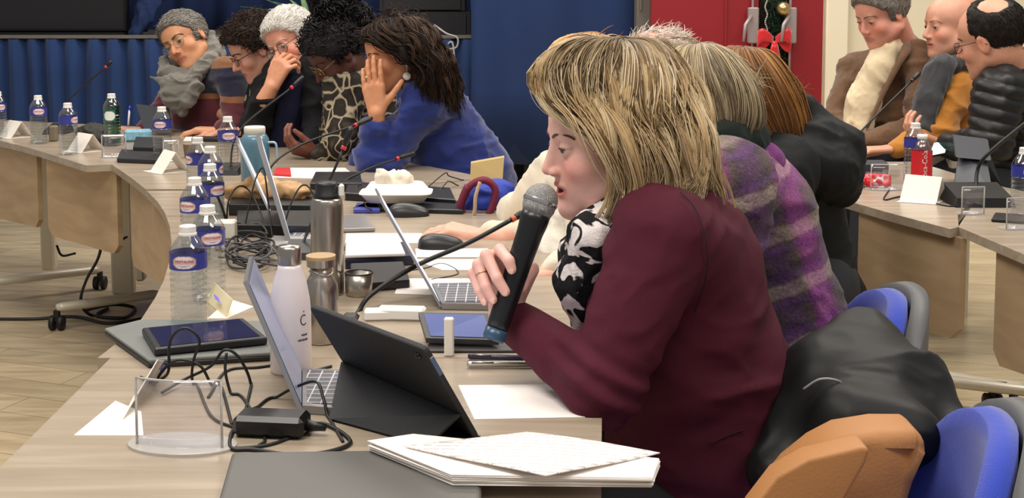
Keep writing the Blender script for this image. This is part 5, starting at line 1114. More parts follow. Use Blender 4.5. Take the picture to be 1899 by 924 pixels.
V, F = tube([(.0055*math.cos(t), .0075*math.sin(t), 0) for t in np.linspace(.9, 5.6, 16)], .0009, 5); mk.add((wrap((V, F), .0319, .085, a0)[0]+c, F))
V, F = wrap(ball((0, .013, 0), (.0012, .0012, .0003), None, 8, 6), .0319, .085, a0); mk.add((V+c, F))
for z, x0_, n_ in ((.062, -.004, 6), (.0545, -.010, 10)):
    for i in range(n_): V, F = wrap(box((x0_+i*.0019, 0, 0), (.0013, .0022+.0016*((i*7) % 3)/2, .0003)), .0318, z, a0); mk.add((V+c, F))
obj('printed_mark', mk, PL, f3)
c = T(666, 547); cp = thing('steel_cup', tuple(c), 'small steel cup with a dark rim beside the papers', 'cup')
obj('body', B().add(lathe([(0, 0), (.024, 0), (.026, .004), (.027, .042), (.025, .042), (.024, .006), (0, .005)], 28, c, cap=False), 0, True), STE, cp)
obj('rim', B().add(tube([c+A([.0262*math.cos(a), .0262*math.sin(a), .043]) for a in np.linspace(0, 2*PI, 33)], .0016, 6, False), 0, True), PL, cp)
c = T(419, 462); r = thing('charger', tuple(c), 'white block charger standing upright beside the bottle cluster', 'charger'); obj('block', B().add(box(c+A([0, 0, .045]), (.046, .04, .04), bev=.004)), mat('off_white_plastic', 'e0dccf', .5), r); obj('base_block', B().add(box(c+A([0, 0, .012]), (.044, .038, .024), bev=.003)), mat('grey_block', 'bdb6b0', .5), r)
c = T(352, 292); tag(obj('paper_cup', B().add(lathe([(0, 0), (.017, 0), (.022, .045), (.0235, .047), (.021, .047), (.016, .004), (0, .003)], 20, c, cap=False), 0, True), mat('brown_cup', '8d7a66', .6)), 'small brown and white coffee cup in front of the striped jumper', 'cup')
# ---- cards, holders
def tent(px, py, yaw, label, w=.10, h=.062, d=.09, base=.025, group='folded white name cards'):
    c = T(px, py); R = rot(0, 0, yaw); q = lambda *p: c+R @ A(p); r = thing('name_card', tuple(c), label, 'card', group); th = .0012
    obj('front_face', B().add(slab([q(-w/2, -d/2, 0), q(w/2, -d/2, 0), q(w/2, 0, h), q(-w/2, 0, h)], th)), CARD, r)
    obj('rear_face', B().add(slab([q(-w/2, d/2, 0), q(-w/2, 0, h), q(w/2, 0, h), q(w/2, d/2, 0)], th)), CARD, r)
    obj('base_flap', B().add(slab([q(-w/2, -d/2-base, 0.0005), q(w/2, -d/2-base*.2, 0.0005), q(w/2, d/2, 0.0005), q(-w/2, d/2, 0.0005)], th, (0, 0, 1))), CARD, r); return r
tent(30, 254, -.75, 'folded white name card nearest the left edge of the frame'); tent(160, 280, -.75, 'folded white name card between a water bottle and the clear holder on the left desk')
tent(316, 318, -.95, 'folded white name card on the corner desk, left of the bottle cluster', h=.065); tent(1712, 372, -.62, 'folded white name card on the right-hand desk below the red-labelled bottle', h=.068)
# the near card, opened: flat flap and leaning flap
r = thing('name_card', tuple(T(200, 800)), 'large white name card unfolded on the desk at the near left corner', 'card')
obj('base_flap', B().add(slab([T(137, 809), T(266, 809), T(262, 765), T(214, 745)], .0012, (0, 0, 1))), CARD, r)
L0 = P(231, 771, 1.83); obj('leaning_flap', B().add(slab([T(226, 782), P(293, 668, 1.83), P(309, 671, 2.0), T(250, 735)], .0016)), mat('card_grey', 'cfcac4', .6), r)
c = P(306, 680, 1.90); obj('print', B().add(slab([P(297, 684, 1.868), P(305, 676, 1.868), P(306, 688, 1.87), P(298, 696, 1.87)], .0016)), mat('violet_print', '8c88e8', .5), r)
def holder(px, py, yaw, label, w=.085, h=.075, arc=.6, first=None):
    c = T(px, py); r = thing('sign_holder', tuple(c), label, 'holder', 'clear acrylic sign holders'); R = rot(0, 0, yaw); rad = w/arc
    def f(u, v): a = (u-.5)*arc; return tuple(c+R @ A([rad*math.sin(a), -rad*(math.cos(a)-1)-.01, .003+v*h]))
    obj('pane', B().add(thick(*grid(f, 13, 5), .0028), 0, True), ACR, r)
    e = [f(1, v) for v in (0, .5, 1)]; obj('pane_edge', B().add(tube(e, .0017, 6), 0, True), ACE, r); obj('pane_edge', B().add(tube([f(0, v) for v in (0, .5, 1)], .0017, 6), 0, True), ACE, r); obj('pane_edge', B().add(tube([f(u, 1) for u in np.linspace(0, 1, 13)], .0014, 6), 0, True), ACE, r)
    obj('base', B().add(prism([c+R @ A([w*.62*math.cos(t), w*.36*math.sin(t)+.01, 0]) for t in np.linspace(0, 2*PI, 29)[:-1]], TZ+.0002, TZ+.0035)), ACE, r); return r
ACR = glass('acrylic', 'fbfbff', alpha=.07, gl=.5); ACE = mat('acrylic_edge', 'e4e0da', .2); ACE.node_tree.nodes['Principled BSDF'].inputs['Transmission Weight'].default_value = .55
holder(333, 832, -.12, 'clear acrylic sign holder standing empty at the near left of the desk', w=.115, h=.088, arc=.7)
holder(1802, 398, .1, 'clear acrylic sign holder right of the white name card on the right-hand desk', w=.06, h=.07); holder(1886, 425, .3, 'clear acrylic sign holder at the edge of the frame beside a water bottle', w=.07, h=.075)
holder(1645, 352, .1, 'clear acrylic sign holder behind the red wrapper', w=.10, h=.072); holder(212, 292, .2, 'clear acrylic sign holder in front of the green bottle', w=.08, h=.075); holder(318, 300, .2, 'thin clear acrylic sign holder beside the lone bottle of the corner desk', w=.05, h=.07)
r = thing('badge_card', tuple(T(400, 592)), 'cream card with a violet mark leaning behind the nearest bottle', 'card')
obj('panel', B().add(slab([T(385, 560), T(420, 590), P(432, 556, 2.26), P(398, 524, 2.38)], .0015)), mat('cream_card', 'e8dcb4', .6), r)
obj('print', B().add(slab([P(396, 545, 2.315), P(405, 552, 2.295), P(408, 562, 2.28), P(399, 555, 2.30)], .0022)), mat('violet_print', '8c88e8', .5), r)
obj('foot', B().add(slab([T(385, 592), T(420, 592), T(470, 570), T(425, 556)], .0015, (0, 0, 1))), CARD, r)
# ---- gooseneck microphones
def goose(pts, head, label, r=.0032, ring='c8303a', bs=None, hl=.9, base=True, hr=.0075):
    p = [A(q) for q in pts]; root = thing('gooseneck_microphone', tuple(p[0]*[1, 1, 0]+A([0, 0, TZ])), label, 'microphone', 'gooseneck desk microphones')
    s = spline(p, 8); obj('neck', B().add(tube(s, r, 8), 0, True), PL, root)
    h = A(head); d = h-s[-1]; L = np.linalg.norm(d); d /= L; U = np.cross(d, [0, 0, 1.]); U /= np.linalg.norm(U); R = np.stack([U, np.cross(d, U), d], 1)
    obj('ring', B().add(lathe([(r, 0), (hr*.85, .001), (hr*.85, .009), (r, .010)], 14, s[-1], R), 0, True), mat('ring_'+ring, ring, .4), root)
    obj('head', B().add(lathe([(r, .010), (hr*.8, .012), (hr, .02), (hr, L-.008), (hr*.6, L), (0, L)], 14, s[-1], R), 0, True), PL, root)
    if base:
        c = p[0]*[1, 1, 0]+A([0, 0, TZ]); w, dd, hh = bs or (.09, .11, .035)
        q = [(-w/2, -dd/2, 0), (w/2, -dd/2, 0), (w/2, dd/2, 0), (-w/2, dd/2, 0), (-w/2+.006, -dd/2+.006, hh*.5), (w/2-.006, -dd/2+.006, hh*.5), (w/2-.006, dd/2-.006, hh), (-w/2+.006, dd/2-.006, hh)]
        V = c+A(q); obj('base_unit', B().add((V, [(3, 2, 1, 0), (4, 5, 6, 7), (0, 1, 5, 4), (1, 2, 6, 5), (2, 3, 7, 6), (3, 0, 4, 7)])), PL, root)
    return root
goose([T(108, 247), P(121, 196, 5.05), P(150, 165, 5.04), P(195, 126, 5.0)], P(207, 113, 5.0), 'gooseneck microphone rising in front of the pleated skirt on the far left desk')
goose([T(428, 322), P(432, 270, 4.02), P(457, 228, 4.05), P(539, 164, 4.1)], P(563, 142, 4.12), 'gooseneck microphone leaning towards the white-haired person', bs=(.07, .09, .03))
goose([T(497, 360), P(503, 309, 3.6), P(560, 268, 3.7), P(657, 233, 3.8)], P(690, 219, 3.85), 'gooseneck microphone reaching right towards the leopard-print jacket', bs=(.07, .09, .03))
goose([T(556, 475), P(562, 452, 2.8), P(579, 410, 2.82), P(636, 278, 2.85)], P(652, 236, 2.85), 'upright gooseneck microphone crossing in front of the steel thermos', bs=(.07, .09, .03))
goose([T(600, 352), P(620, 345, 3.7), P(680, 315, 3.75), P(735, 295, 3.8)], P(770, 284, 3.82), 'low gooseneck microphone above the white foam food box', bs=(.06, .08, .025))
goose([T(650, 590), P(664, 580, 2.3), P(688, 547, 2.32), P(770, 494, 2.38), P(870, 450, 2.45), P(948, 408, 2.5)], P(972, 394, 2.52), 'long gooseneck microphone running behind the handheld microphone', r=.0046, ring='c86040', bs=(.03, .03, .008))
goose([T(1582, 322), P(1581, 271, 4.05), P(1600, 240, 4.1), P(1690, 151, 4.2)], P(1706, 134, 4.22), 'gooseneck microphone in front of the brown blazer', ring='3a2426', bs=(.09, .1, .03))
goose([T(1812, 378), P(1812, 320, 3.52), P(1832, 286, 3.5), P(1899, 230, 3.48), P(1960, 180, 3.46)], P(1990, 155, 3.46), 'gooseneck microphone rising to the right edge of the frame', r=.005, bs=(.16, .13, .05))
goose([T(428, 452), P(424, 425, 2.95), P(410, 380, 2.95), P(396, 350, 2.95)], P(390, 338, 2.95), 'short dark microphone neck slanting between the clustered bottles', base=True, bs=(.03, .05, .015), ring='222226')
# ---- laptops
def kb(t, vec):
    bk = t.n('ShaderNodeTexBrick', Scale=1.); bk.offset = 0; bk.inputs['Brick Width'].default_value = .019; bk.inputs['Row Height'].default_value = .019; bk.inputs['Mortar Size'].default_value = .0011
    bk.inputs['Color1'].default_value = (*lin('5a5b62'), 1); bk.inputs['Color2'].default_value = (*lin('62636a'), 1); bk.inputs['Mortar'].default_value = (*lin('c2c0c2'), 1); t.l(vec, bk.inputs['Vector']); return bk.outputs['Color']
ALU = mat('aluminium', '9a999c', .35, .7)
def laptop(nb, fb, nt, ft, dk, label, scr='dbe3f4', th=.006, deck=True, e=.6):
    """corners of the screen: near/far bottom, near/far top; dk = deck corners (near, far) away from the hinge"""
    nb, fb, nt, ft = map(A, (nb, fb, nt, ft)); root = thing('laptop', tuple((nb+fb)/2*[1, 1, 0]+A([0, 0, nb[2]-.006])), label, 'laptop')
    N = np.cross(fb-nb, nt-nb); N /= np.linalg.norm(N); N = N if N[0] > 0 else -N
    lid = obj('lid', B().add(slab([nb, fb, ft, nt], th, -N)), ALU, root); m = (nb+ft)/2; q = [m+(x-m)*.93+N*.0006 for x in (nb, fb, ft, nt)]
    obj('screen', B().add(slab(q, .0008, N)), mat('screen_'+scr, scr, .2, emit=e), lid)
    if deck:
        dn, df = map(A, dk); d = obj('deck', B().add(slab([nb-A([0, 0, .006]), dn-A([0, 0, .006]), df-A([0, 0, .006]), fb-A([0, 0, .006])], .011, (0, 0, 1))), ALU, root)
        m = (nb+df)/2; kq = [m+(x-m)*A([.86, .86, 1])+A([0, 0, .0052]) for x in (nb, dn, df, fb)]; obj('keyboard', B().add(slab(kq, .0008, (0, 0, 1))), ramp_mat('keyboard_keys', kb, .5), d)
    return root
z1 = TZ+.007
laptop(T(561, 759, z1), T(561, 689, z1), P(458, 521, 1.80), P(468, 474, 1.975), (T(700, 768, z1), T(668, 692, z1)), 'open slim laptop with a bright screen seen almost edge-on beside the white bottle', scr='8a92b0', e=.12)
laptop(T(819, 568, z1), T(801, 530, z1), P(709, 374, 2.37), P(698, 349, 2.54), (T(945, 570, z1), T(905, 528, z1)), 'open laptop with a thin lid edge-on and grey keyboard behind the microphone hand', th=.004)
laptop(T(543, 458, z1), T(530, 412, z1), P(487, 272, 2.90), P(482, 250, 3.2), (T(640, 460, z1), T(610, 412, z1)), 'open laptop with a thick silver lid edge-on left of the steel thermos', th=.010)
laptop(T(505, 402, z1), T(498, 372, z1), P(443, 266, 3.28), P(440, 252, 3.52), (T(590, 402, z1), T(570, 372, z1)), 'open laptop with its lid edge-on in front of the blue pitcher', th=.004)
def flat(name, q, th, m, label, cat, z=TZ, group=None, bev=.003, parts=()):
    pts = [T(*p, z+.0002) for p in q]; pts = [A(p) for p in pts]; o = obj(name, B().add(prism(pts, z+.0004, z+th)), m); tag(o, label, cat, group)
    md = o.modifiers.new('edge', 'BEVEL'); md.width = min(bev, th*.45); md.segments = 3; return o
LAP = mat('dark_grey_lid', '5c5b58', .5, .2, var=.05, vscale=4); BLD = mat('black_lid', '1c1d22', .35)
flat('closed_laptop', [(430, 860), (735, 856), (893, 898), (893, 1010), (388, 1010)], .016, LAP, 'closed dark grey laptop lying at the very front of the desk, under the paper stack', 'laptop', bev=.006)
flat('closed_laptop', [(640, 372), (845, 385), (835, 362), (645, 350)], .022, BLD, 'closed black laptop under the white foam box', 'laptop')
flat('closed_laptop', [(655, 392), (860, 398), (850, 380), (700, 376)], .012, BLD, 'thin closed black laptop in front of the foam box, above the black mouse', 'laptop')
flat('closed_laptop', [(575, 356), (672, 356), (668, 334), (585, 334)], .026, BLD, 'closed black laptop right of the blue pitcher', 'laptop')
flat('closed_laptop', [(634, 432), (696, 430), (676, 404), (632, 406)], .010, ALU, 'closed silver laptop corner beside the steel thermos', 'laptop')
flat('closed_laptop', [(640, 500), (768, 492), (752, 466), (642, 468)], .022, mat('navy_lid', '23263c', .35), 'closed navy laptop under the white notebook', 'laptop')
flat('notebook', [(640, 480), (752, 476), (742, 452), (642, 454)], .008, mat('notebook_pale', 'd8d2d2', .7), 'pale notebook on the navy laptop', 'notebook', z=TZ+.0225)
flat('card_reader', [(650, 545), (760, 535), (748, 500), (650, 504)], .018, PL, 'black desk device with a pale top beside the steel cup', 'device')
flat('notebook', [(217, 302), (292, 305), (298, 288), (225, 285)], .016, mat('black_cover', '202124', .6), 'closed black notebook in front of the green bottle', 'notebook')
flat('case', [(247, 288), (300, 290), (302, 270), (252, 268)], .03, mat('black_cover', '202124', .6), 'black pouch behind the closed notebook', 'case')
# folio tablet pair
q = [(194, 624), (276, 684), (506, 670), (500, 610), (266, 606)]; f = thing('tablet_case', tuple(T(350, 645)), 'grey-topped folio case underneath the black tablet', 'case')
for nm_, z0_, z1_, m_ in (('lower_shell', .0004, .0085, mat('tablet_black', '1a1a1c', .4)), ('upper_cover', .0085, .014, mat('grey_folio', '6e716e', .7, bump=.3, bscale=300))):
    o = obj(nm_, B().add(prism([T(*p) for p in q], TZ+z0_, TZ+z1_)), m_, f); md = o.modifiers.new('edge', 'BEVEL'); md.width = .0022; md.segments = 3
zt_ = TZ+.0148; r = thing('tablet', tuple(T(380, 640, zt_)), 'black tablet with a dark glossy screen lying on the grey folio', 'tablet'); q = [(263, 622), (287, 662), (497, 640), (452, 603)]
o = obj('shell', B().add(prism([T(*p, zt_) for p in q], zt_, zt_+.013)), mat('tablet_black', '1a1a1c', .4), r); md = o.modifiers.new('edge', 'BEVEL'); md.width = .004; md.segments = 3
cc_ = np.mean([T(*p, zt_) for p in q], 0); obj('screen', B().add(prism([cc_+(T(*p, zt_)-cc_)*.88 for p in q], zt_+.0131, zt_+.0137)), mat('dark_screen', '2b2c48', .06), r)
# tablet in black folio stand, seen from behind
BR, BL = T(892, 812), A([-.218, 1.862, TZ]); sd = A([-.064, -.066, .142]); TR, TL = BR+sd, BL+sd; N = np.cross(BL-BR, sd); N /= np.linalg.norm(N); N = N if N[1] < 0 else -N
r = thing('tablet', tuple((BR+BL)/2), 'tablet in a black folio stand seen from behind, in front of the speaker', 'tablet')
def rnd(q, rr_=.012, n=5):
    out = []
    for i in range(len(q)):
        p, a, b_ = A(q[i]), A(q[i-1]), A(q[(i+1) % len(q)]); u = (a-p)/np.linalg.norm(a-p)*rr_; w = (b_-p)/np.linalg.norm(b_-p)*rr_
        for t in np.linspace(0, 1, n): out.append(p+u*(1-t)**2+w*t**2)
    return out
BF = mat('black_folio', '1b1c20', .65, bump=.3, bscale=500)
o = obj('back_cover', B().add(slab(rnd([BL, BR, TR, TL]), .009, N)), BF, r); md = o.modifiers.new('edge', 'BEVEL'); md.width = .0025; md.segments = 2
m_ = (BL+TR)/2; obj('screen', B().add(slab([m_+(x-m_)*.92-N*.0006 for x in (BL, BR, TR, TL)], .0006, -N)), mat('screen_dbe3f4', 'dbe3f4', .2, emit=.6), r)
F1, F2 = BL+sd*.34+N*.009, BR+sd*.30+N*.009; G1, G2 = T(613, 780), T(796, 830)
ft = obj('folio_flap', B().add(slab([G1+A([0, 0, .001]), G2+A([0, 0, .001]), F2, F1], .004)), BF, r)
obj('folio_foot', B().add(slab([BL+N*.001, BR+N*.001, G2+A([0, 0, .0008]), G1+A([0, 0, .0008])], .003, (0, 0, 1))), BF, r)
e0, e1 = G2*.93+F2*.07, G2*.12+F2*.88; dd = (G1-G2)/np.linalg.norm(G1-G2); off = -np.cross(dd, F2-G2); off /= np.linalg.norm(off); off = off if off[1] < 0 else -off
obj('pale_tab', B().add(slab([e0+dd*.006, e0+dd*.014, e1+dd*.014, e1+dd*.006], .0016, off)), mat('pale_tab', 'd2cfcf', .4), r)
cl = TR*.93+TL*.07-sd*.09+N*.0095; obj('camera_lens', B().add(ball(cl, (.005, .005, .005), None, 12, 8), 0, True), mat('lens_black', '08080c', .1), r)
obj('side_button', B().add(slab([TR-sd*.10+N*.002, TR-sd*.10+N*.007, TR-sd*.28+N*.007, TR-sd*.28+N*.002], .0012, (1, 0, 0))), mat('button_blue', '4a5f80', .3), r)
# ---- paper
def prt(t, vec):
    w = t.n('ShaderNodeTexWave', Scale=26., bands_direction='Y', Distortion=.0); mp = t.n('ShaderNodeMapping'); mp.inputs['Rotation'].default_value = (0, 0, .10); t.l(vec, mp.inputs['Vector']); t.l(mp.outputs['Vector'], w.inputs['Vector'])
    n = t.n('ShaderNodeTexNoise', Scale=1.); m2 = t.n('ShaderNodeMapping'); m2.inputs['Scale'].default_value = (140, 30, 1); t.l(mp.outputs['Vector'], m2.inputs['Vector']); t.l(m2.outputs['Vector'], n.inputs['Vector'])
    a = t.n('ShaderNodeMath', operation='GREATER_THAN'); t.l(w.outputs['Fac'], a.inputs[0]); a.inputs[1].default_value = .72; b = t.n('ShaderNodeMath', operation='GREATER_THAN'); t.l(n.outputs['Fac'], b.inputs[0]); b.inputs[1].default_value = .47
    c = t.n('ShaderNodeMath', operation='MULTIPLY'); t.l(a.outputs[0], c.inputs[0]); t.l(b.outputs[0], c.inputs[1]); return ramp(t, c.outputs[0], [(0, 'efe9e6'), (1, 'c6c0c0')])
PRT = ramp_mat('printed_paper', prt, .8)
def sheets(name, q, th, label, m=PAP, z=TZ, cat='paper', wob=.0, n=1, group=None):
    b = B(); rs = np.random.RandomState(int(q[0][0]) % 97)
    q3 = [T(*p, z) for p in q]; c = np.mean(q3, 0)
    for i in range(n):
        zz = z+.0003+th*i/n; t1 = zz+th/n*.86; an = rs.normal(0, wob); R = rot(0, 0, an); b.add(prism([c+R @ (p-c)+rs.normal(0, wob*.08, 3)*[1, 1, 0] for p in q3], zz, t1))
    return tag(obj(name, b, m), label, cat, group)
sheets('paper_stack', [(684, 836), (765, 822), (1222, 868), (1210, 905), (838, 900)], .012, 'thick stack of white papers at the front edge of the desk', n=12, wob=.012, z=TZ+.0165)
# top sheet curled
q = [P(752, 826, 1.60), P(978, 801, 1.72), P(1226, 834, 1.60), P(1012, 888, 1.51)]; zt2 = TZ+.031
q = [T(750, 828, zt2), T(978, 802, zt2), T(1224, 838, zt2), T(1012, 892, zt2)]
def sh(u, v): p = q[0]*(1-u)*(1-v)+q[1]*u*(1-v)+q[2]*u*v+q[3]*(1-u)*v; return tuple(p+A([0, 0, .006*math.sin(u*2.4+v*2)*v+.004*v*u]))
tag(obj('printed_sheet', B().add(thick(*grid(sh, 14, 14), .0015), 0, True), PRT), 'printed white sheets fanned on top of the paper stack', 'paper')
sheets('loose_sheet', [(850, 716), (1040, 714), (1085, 775), (880, 779)], .001, 'blank white sheet lying under the speaker\'s elbow')
for qq, lb in [([(640, 452), (795, 452), (782, 434), (642, 434)], 'white sheet behind the pale notebook'), ([(772, 478), (900, 478), (905, 462), (770, 462)], 'white sheet just in front of the hand on the mouse'), ([(820, 502), (905, 502), (902, 482), (765, 482)], 'white sheet beneath the long microphone neck'),
               ([(732, 546), (800, 548), (880, 545), (880, 518), (742, 518)], 'white sheet behind the grey laptop keyboard'), ([(505, 330), (600, 332), (660, 328), (640, 312), (520, 312)], 'white sheet in front of the leopard-print jacket'), ([(340, 262), (400, 262), (400, 254), (345, 254)], 'white sheet under the striped jumper\'s hands')]:
    sheets('loose_sheet', qq, .0014, lb)
r = sheets('snack_wrapper', [(508, 326), (540, 328), (538, 314), (512, 314)], .006, 'flat red and white packet beside the blue pitcher', mat('wrapper_red', 'd03038', .4), cat='wrapper', z=TZ+.002)
V, F = blob([C_(T(1600, 348)+A([0, 0, .02]), T(1640, 350)+A([0, 0, .016]), .016, .022, .02)], .004, folds(.012, (40, 40, 40), 2), 1); V[:, 2] = np.maximum(V[:, 2], TZ+.001)
col = np.where((fbm(V*60, 2) > .1)[:, None], A([lin('ece6e6')]), A([lin('d8202c')])); tag(obj('crumpled_wrapper', B().add((V, F), 0, True, col), mat('foil', 'ffffff', .3, attr=True)), 'crumpled red and white wrapper on the right-hand desk', 'wrapper')
# ---- foam box with a napkin
c = T(735, 372, TZ+.0225); r = thing('foam_food_box', tuple(c), 'white foam food box with a crumpled napkin on top, on a black laptop', 'food box')
b = B(); hw, hd = .090, .055
def rr4(w, d, z): return [c+A([math.copysign(abs(math.cos(t))**.35, math.cos(t))*w, math.copysign(abs(math.sin(t))**.35, math.sin(t))*d, z]) for t in np.linspace(0, 2*PI, 33)[:-1]]
lv = [rr4(hw*.82, hd*.82, 0), rr4(hw, hd, .020), rr4(hw*1.06, hd*1.06, .022), rr4(hw*1.06, hd*1.06, .025), rr4(hw*.96, hd*.96, .026), rr4(hw*.78, hd*.75, .046), rr4(hw*.7, hd*.65, .048)]
V = np.vstack(lv); n = 32; F = [(i*n+j, i*n+(j+1) % n, (i+1)*n+(j+1) % n, (i+1)*n+j) for i in range(6) for j in range(n)]+[tuple(range(n))[::-1], tuple(6*n+j for j in range(n))]
obj('box', B().add((V, F), 0, True), mat('foam_white', 'ece8de', .6), r)
obj('napkin', B().add(blob([E_(c+A([-.008, 0, .058]), (.045, .03, .016), k=.01), E_(c+A([-.028, 0, .066]), (.02, .02, .02), k=.01)], .004, folds(.016, (24, 24, 24), 2), 1), 0, True), mat('napkin_white', 'e8ddca', .9), r)
# ---- mice
def mouse(c, yaw, label):
    R = rot(0, 0, yaw); r = thing('computer_mouse', tuple(c), label, 'mouse', 'black computer mice')
    def f(u, v):
        a = u*PI; z = math.sin(v*PI); x = -math.cos(v*PI)*.052; w = .031*max(.0, z)**.55; return tuple(c+R @ A([x, -math.cos(a)*w, .0015+.030*math.sin(a)**.8*z**.6*(1-.22*(x/.05))]))
    obj('shell', B().add(grid(f, 15, 21), 0, True), mat('mouse_black', '1e1f22', .4), r); obj('wheel', B().add(tube([c+R @ A([-.030, -.003, .024]), c+R @ A([-.030, .003, .024])], .006, 12), 0, True), PL, r); obj('sole', B().add(prism([c+R @ A([.05*math.cos(t), .029*math.sin(t), 0]) for t in np.linspace(0, 2*PI, 25)[:-1]], TZ+.0003, TZ+.003)), PL, r)
mouse(T(758, 400), .15, 'black computer mouse standing free behind the open laptop lid'); mouse(T(818, 460), .1, 'black computer mouse under the hand in a cream sleeve')
# ---- small things in the middle
GRP = mat('bread_bag', 'b08a5c', .6, var=.2, vscale=30)
tag(obj('bread_bag', B().add(blob([C_(T(440, 385)+A([0, 0, .045]), T(560, 388)+A([0, 0, .045]), .026, .022, .02), C_(T(480, 380)+A([0, 0, .05]), T(500, 385)+A([0, 0, .05]), .03, .03, .02)], .005, folds(.014, (22, 22, 30), 2), 1), 0, True), GRP), 'crumpled tan paper bag lying on black cases behind the silver lids', 'bag')
flat('document_tray', [(424, 400), (600, 402), (592, 372), (436, 372)], .030, PL, 'black document tray under the crumpled tan bag', 'tray')
flat('folder', [(515, 406), (586, 406), (584, 392), (518, 392)], .008, mat('green_folder', '1f7a66', .5), 'thin green folder left of the steel thermos', 'folder', z=TZ+.0005)
flat('document_tray', [(440, 440), (600, 442), (600, 412), (440, 412)], .030, PL, 'black document tray in front of the green folder', 'tray')
flat('power_strip', [(500, 470), (580, 475), (578, 455), (505, 452)], .02, mat('grey_strip', '9a9894', .5), 'grey power strip in the knot of cables', 'power strip')
flat('case', [(470, 352), (500, 354), (500, 345), (470, 344)], .02, PL, 'small black case at the foot of the blue pitcher', 'case') if False else None
for q_, m_, lb, ct, nm in [([(655, 396), (705, 396), (700, 384), (662, 384)], mat('blue_wrapper', '4a52a8', .3, bump=.6, bscale=80), 'crinkled blue wrapper beside the black mouse', 'wrapper', 'blue_wrapper'), ([(398, 320), (440, 322), (438, 312), (400, 312)], BLD, 'black slab phone behind the lone pitcher bottle', 'phone', 'smartphone')]:
    flat(nm, q_, .012, m_, lb, ct)
def case(px, py, s, m, label, cat, name, yaw=0, z=TZ): c = T(px, py, z); o = obj(name, B().add(box(c+A([0, 0, s[2]/2]), s, rot(0, 0, yaw), bev=min(s)*.18)), m); return tag(o, label, cat)
case(745, 592, (.085, .03, .022), WH, 'white charger plug block behind the black tablet stand', 'charger', 'charger', -.1)
case(702, 592, (.05, .03, .018), WH, 'small white adapter beside the charger block', 'adapter', 'adapter', .1)
case(833, 660, (.0155, .012, .062), mat('off_white_plastic', 'e0dccf', .5), 'slim white stick standing upright beside the tablet stand', 'stick', 'usb_stick')
r = thing('tablet', tuple(T(850, 610)), 'small tablet with a lit blue screen propped behind the white upright stick', 'tablet')
nb_, fb_, = T(785, 632, TZ+.004), T(775, 590, TZ+.004); q = [T(790, 636, TZ+.01), T(925, 640, TZ+.01), T(905, 590, TZ+.03), T(776, 588, TZ+.03)]
obj('shell', B().add(slab(q, .008, (0, 0, 1))), mat('tablet_black', '1a1a1c', .4), r); cc_ = np.mean(q, 0)+A([0, 0, .0083]); obj('screen', B().add(slab([cc_+(p-np.mean(q, 0))*.86 for p in q], .0006, (0, 0, 1))), mat('blue_screen', '4a568c', .15, emit=.25), r)
obj('stand', B().add(box(T(850, 618)+A([0, 0, .006]), (.05, .03, .012))), PL, r)
flat('notebook', [(790, 655), (960, 655), (950, 640), (795, 640)], .005, mat('dark_notebook', '3a3534', .5), 'thin dark notebook under the small lit tablet', 'notebook')
for a, b_, m_, lb in [((868, 668), (990, 672), mat('pen_navy', '22203a', .3), 'dark navy pen lying beside the silver one'), ((866, 683), (1008, 682), mat('pen_silver', 'b8b2a8', .25, .8), 'silver and gold pen in front of the navy one')]:
    p0, p1 = T(*a)+A([0, 0, .006]), T(*b_)+A([0, 0, .006]); d = (p1-p0); r = thing('pen', tuple(p0-A([0, 0, .006])), lb, 'pen')
    obj('barrel', B().add(tube([p0, p0+d*.03, p0+d*.95, p1], [.003, .0048, .0048, .002], 12), 0, True), m_, r); obj('clip', B().add(tube([p0+d*.06+A([0, -.004, .004]), p0+d*.35+A([0, -.004, .004])], .0012, 6), 0, True), STE, r)
p0 = T(238, 262)+A([0, 0, .0]); r = thing('pen', tuple(p0), 'blue ballpoint pen held upright at the far left desk', 'pen'); obj('barrel', B().add(tube([P(238, 232, 5.2), P(240, 205, 5.22)], .0045, 8), 0, True), mat('pen_white', 'd8d8e0', .4), r); obj('cap', B().add(tube([P(240, 208, 5.22), P(241, 196, 5.225)], .0055, 8), 0, True), mat('pen_blue', '2430b0', .3), r)
case(256, 262, (.10, .05, .045), mat('tissue_box', '7fb0c8', .6, var=.2, vscale=60), 'light blue and pink tissue packet in front of the hand with the pen', 'tissue packet', 'tissue_packet', .1)
tag(obj('pouch', B().add(blob([E_(T(170, 262)+A([0, 0, .03]), (.055, .04, .035), k=.02), E_(T(190, 268)+A([0, 0, .02]), (.05, .04, .025), k=.02)], .006, folds(.012, (18, 18, 18), 2), 1), 0, True), mat('dark_pouch', '25241f', .7)), 'crumpled dark pouch between two water bottles on the left desk', 'pouch')
case(100, 262, (.03, .03, .06), mat('beige_tin', '7c705e', .6), 'small beige tin behind the left water bottles', 'tin', 'tin')
b = B(); tb = thing('tablet', tuple(T(290, 252)), 'grey tablet propped upright in front of the grey scarf', 'tablet'); q = [P(268, 242, 5.05), P(318, 246, 5.0), P(312, 200, 5.12), P(252, 193, 5.18)]; obj('shell', B().add(slab(q, .010, (0, 1, 0))), mat('slate_shell', '3c3e44', .4), tb); obj('stand', B().add(slab([P(285, 240, 5.08), P(300, 241, 5.08), P(296, 222, 5.1), P(288, 222, 5.1)], .06, (0, 1, 0))), PL, tb)
case(397, 262, (.16, .05, .016), mat('black_cover', '202124', .6), 'flat black case in front of the striped sleeve', 'case', 'case', -.15)
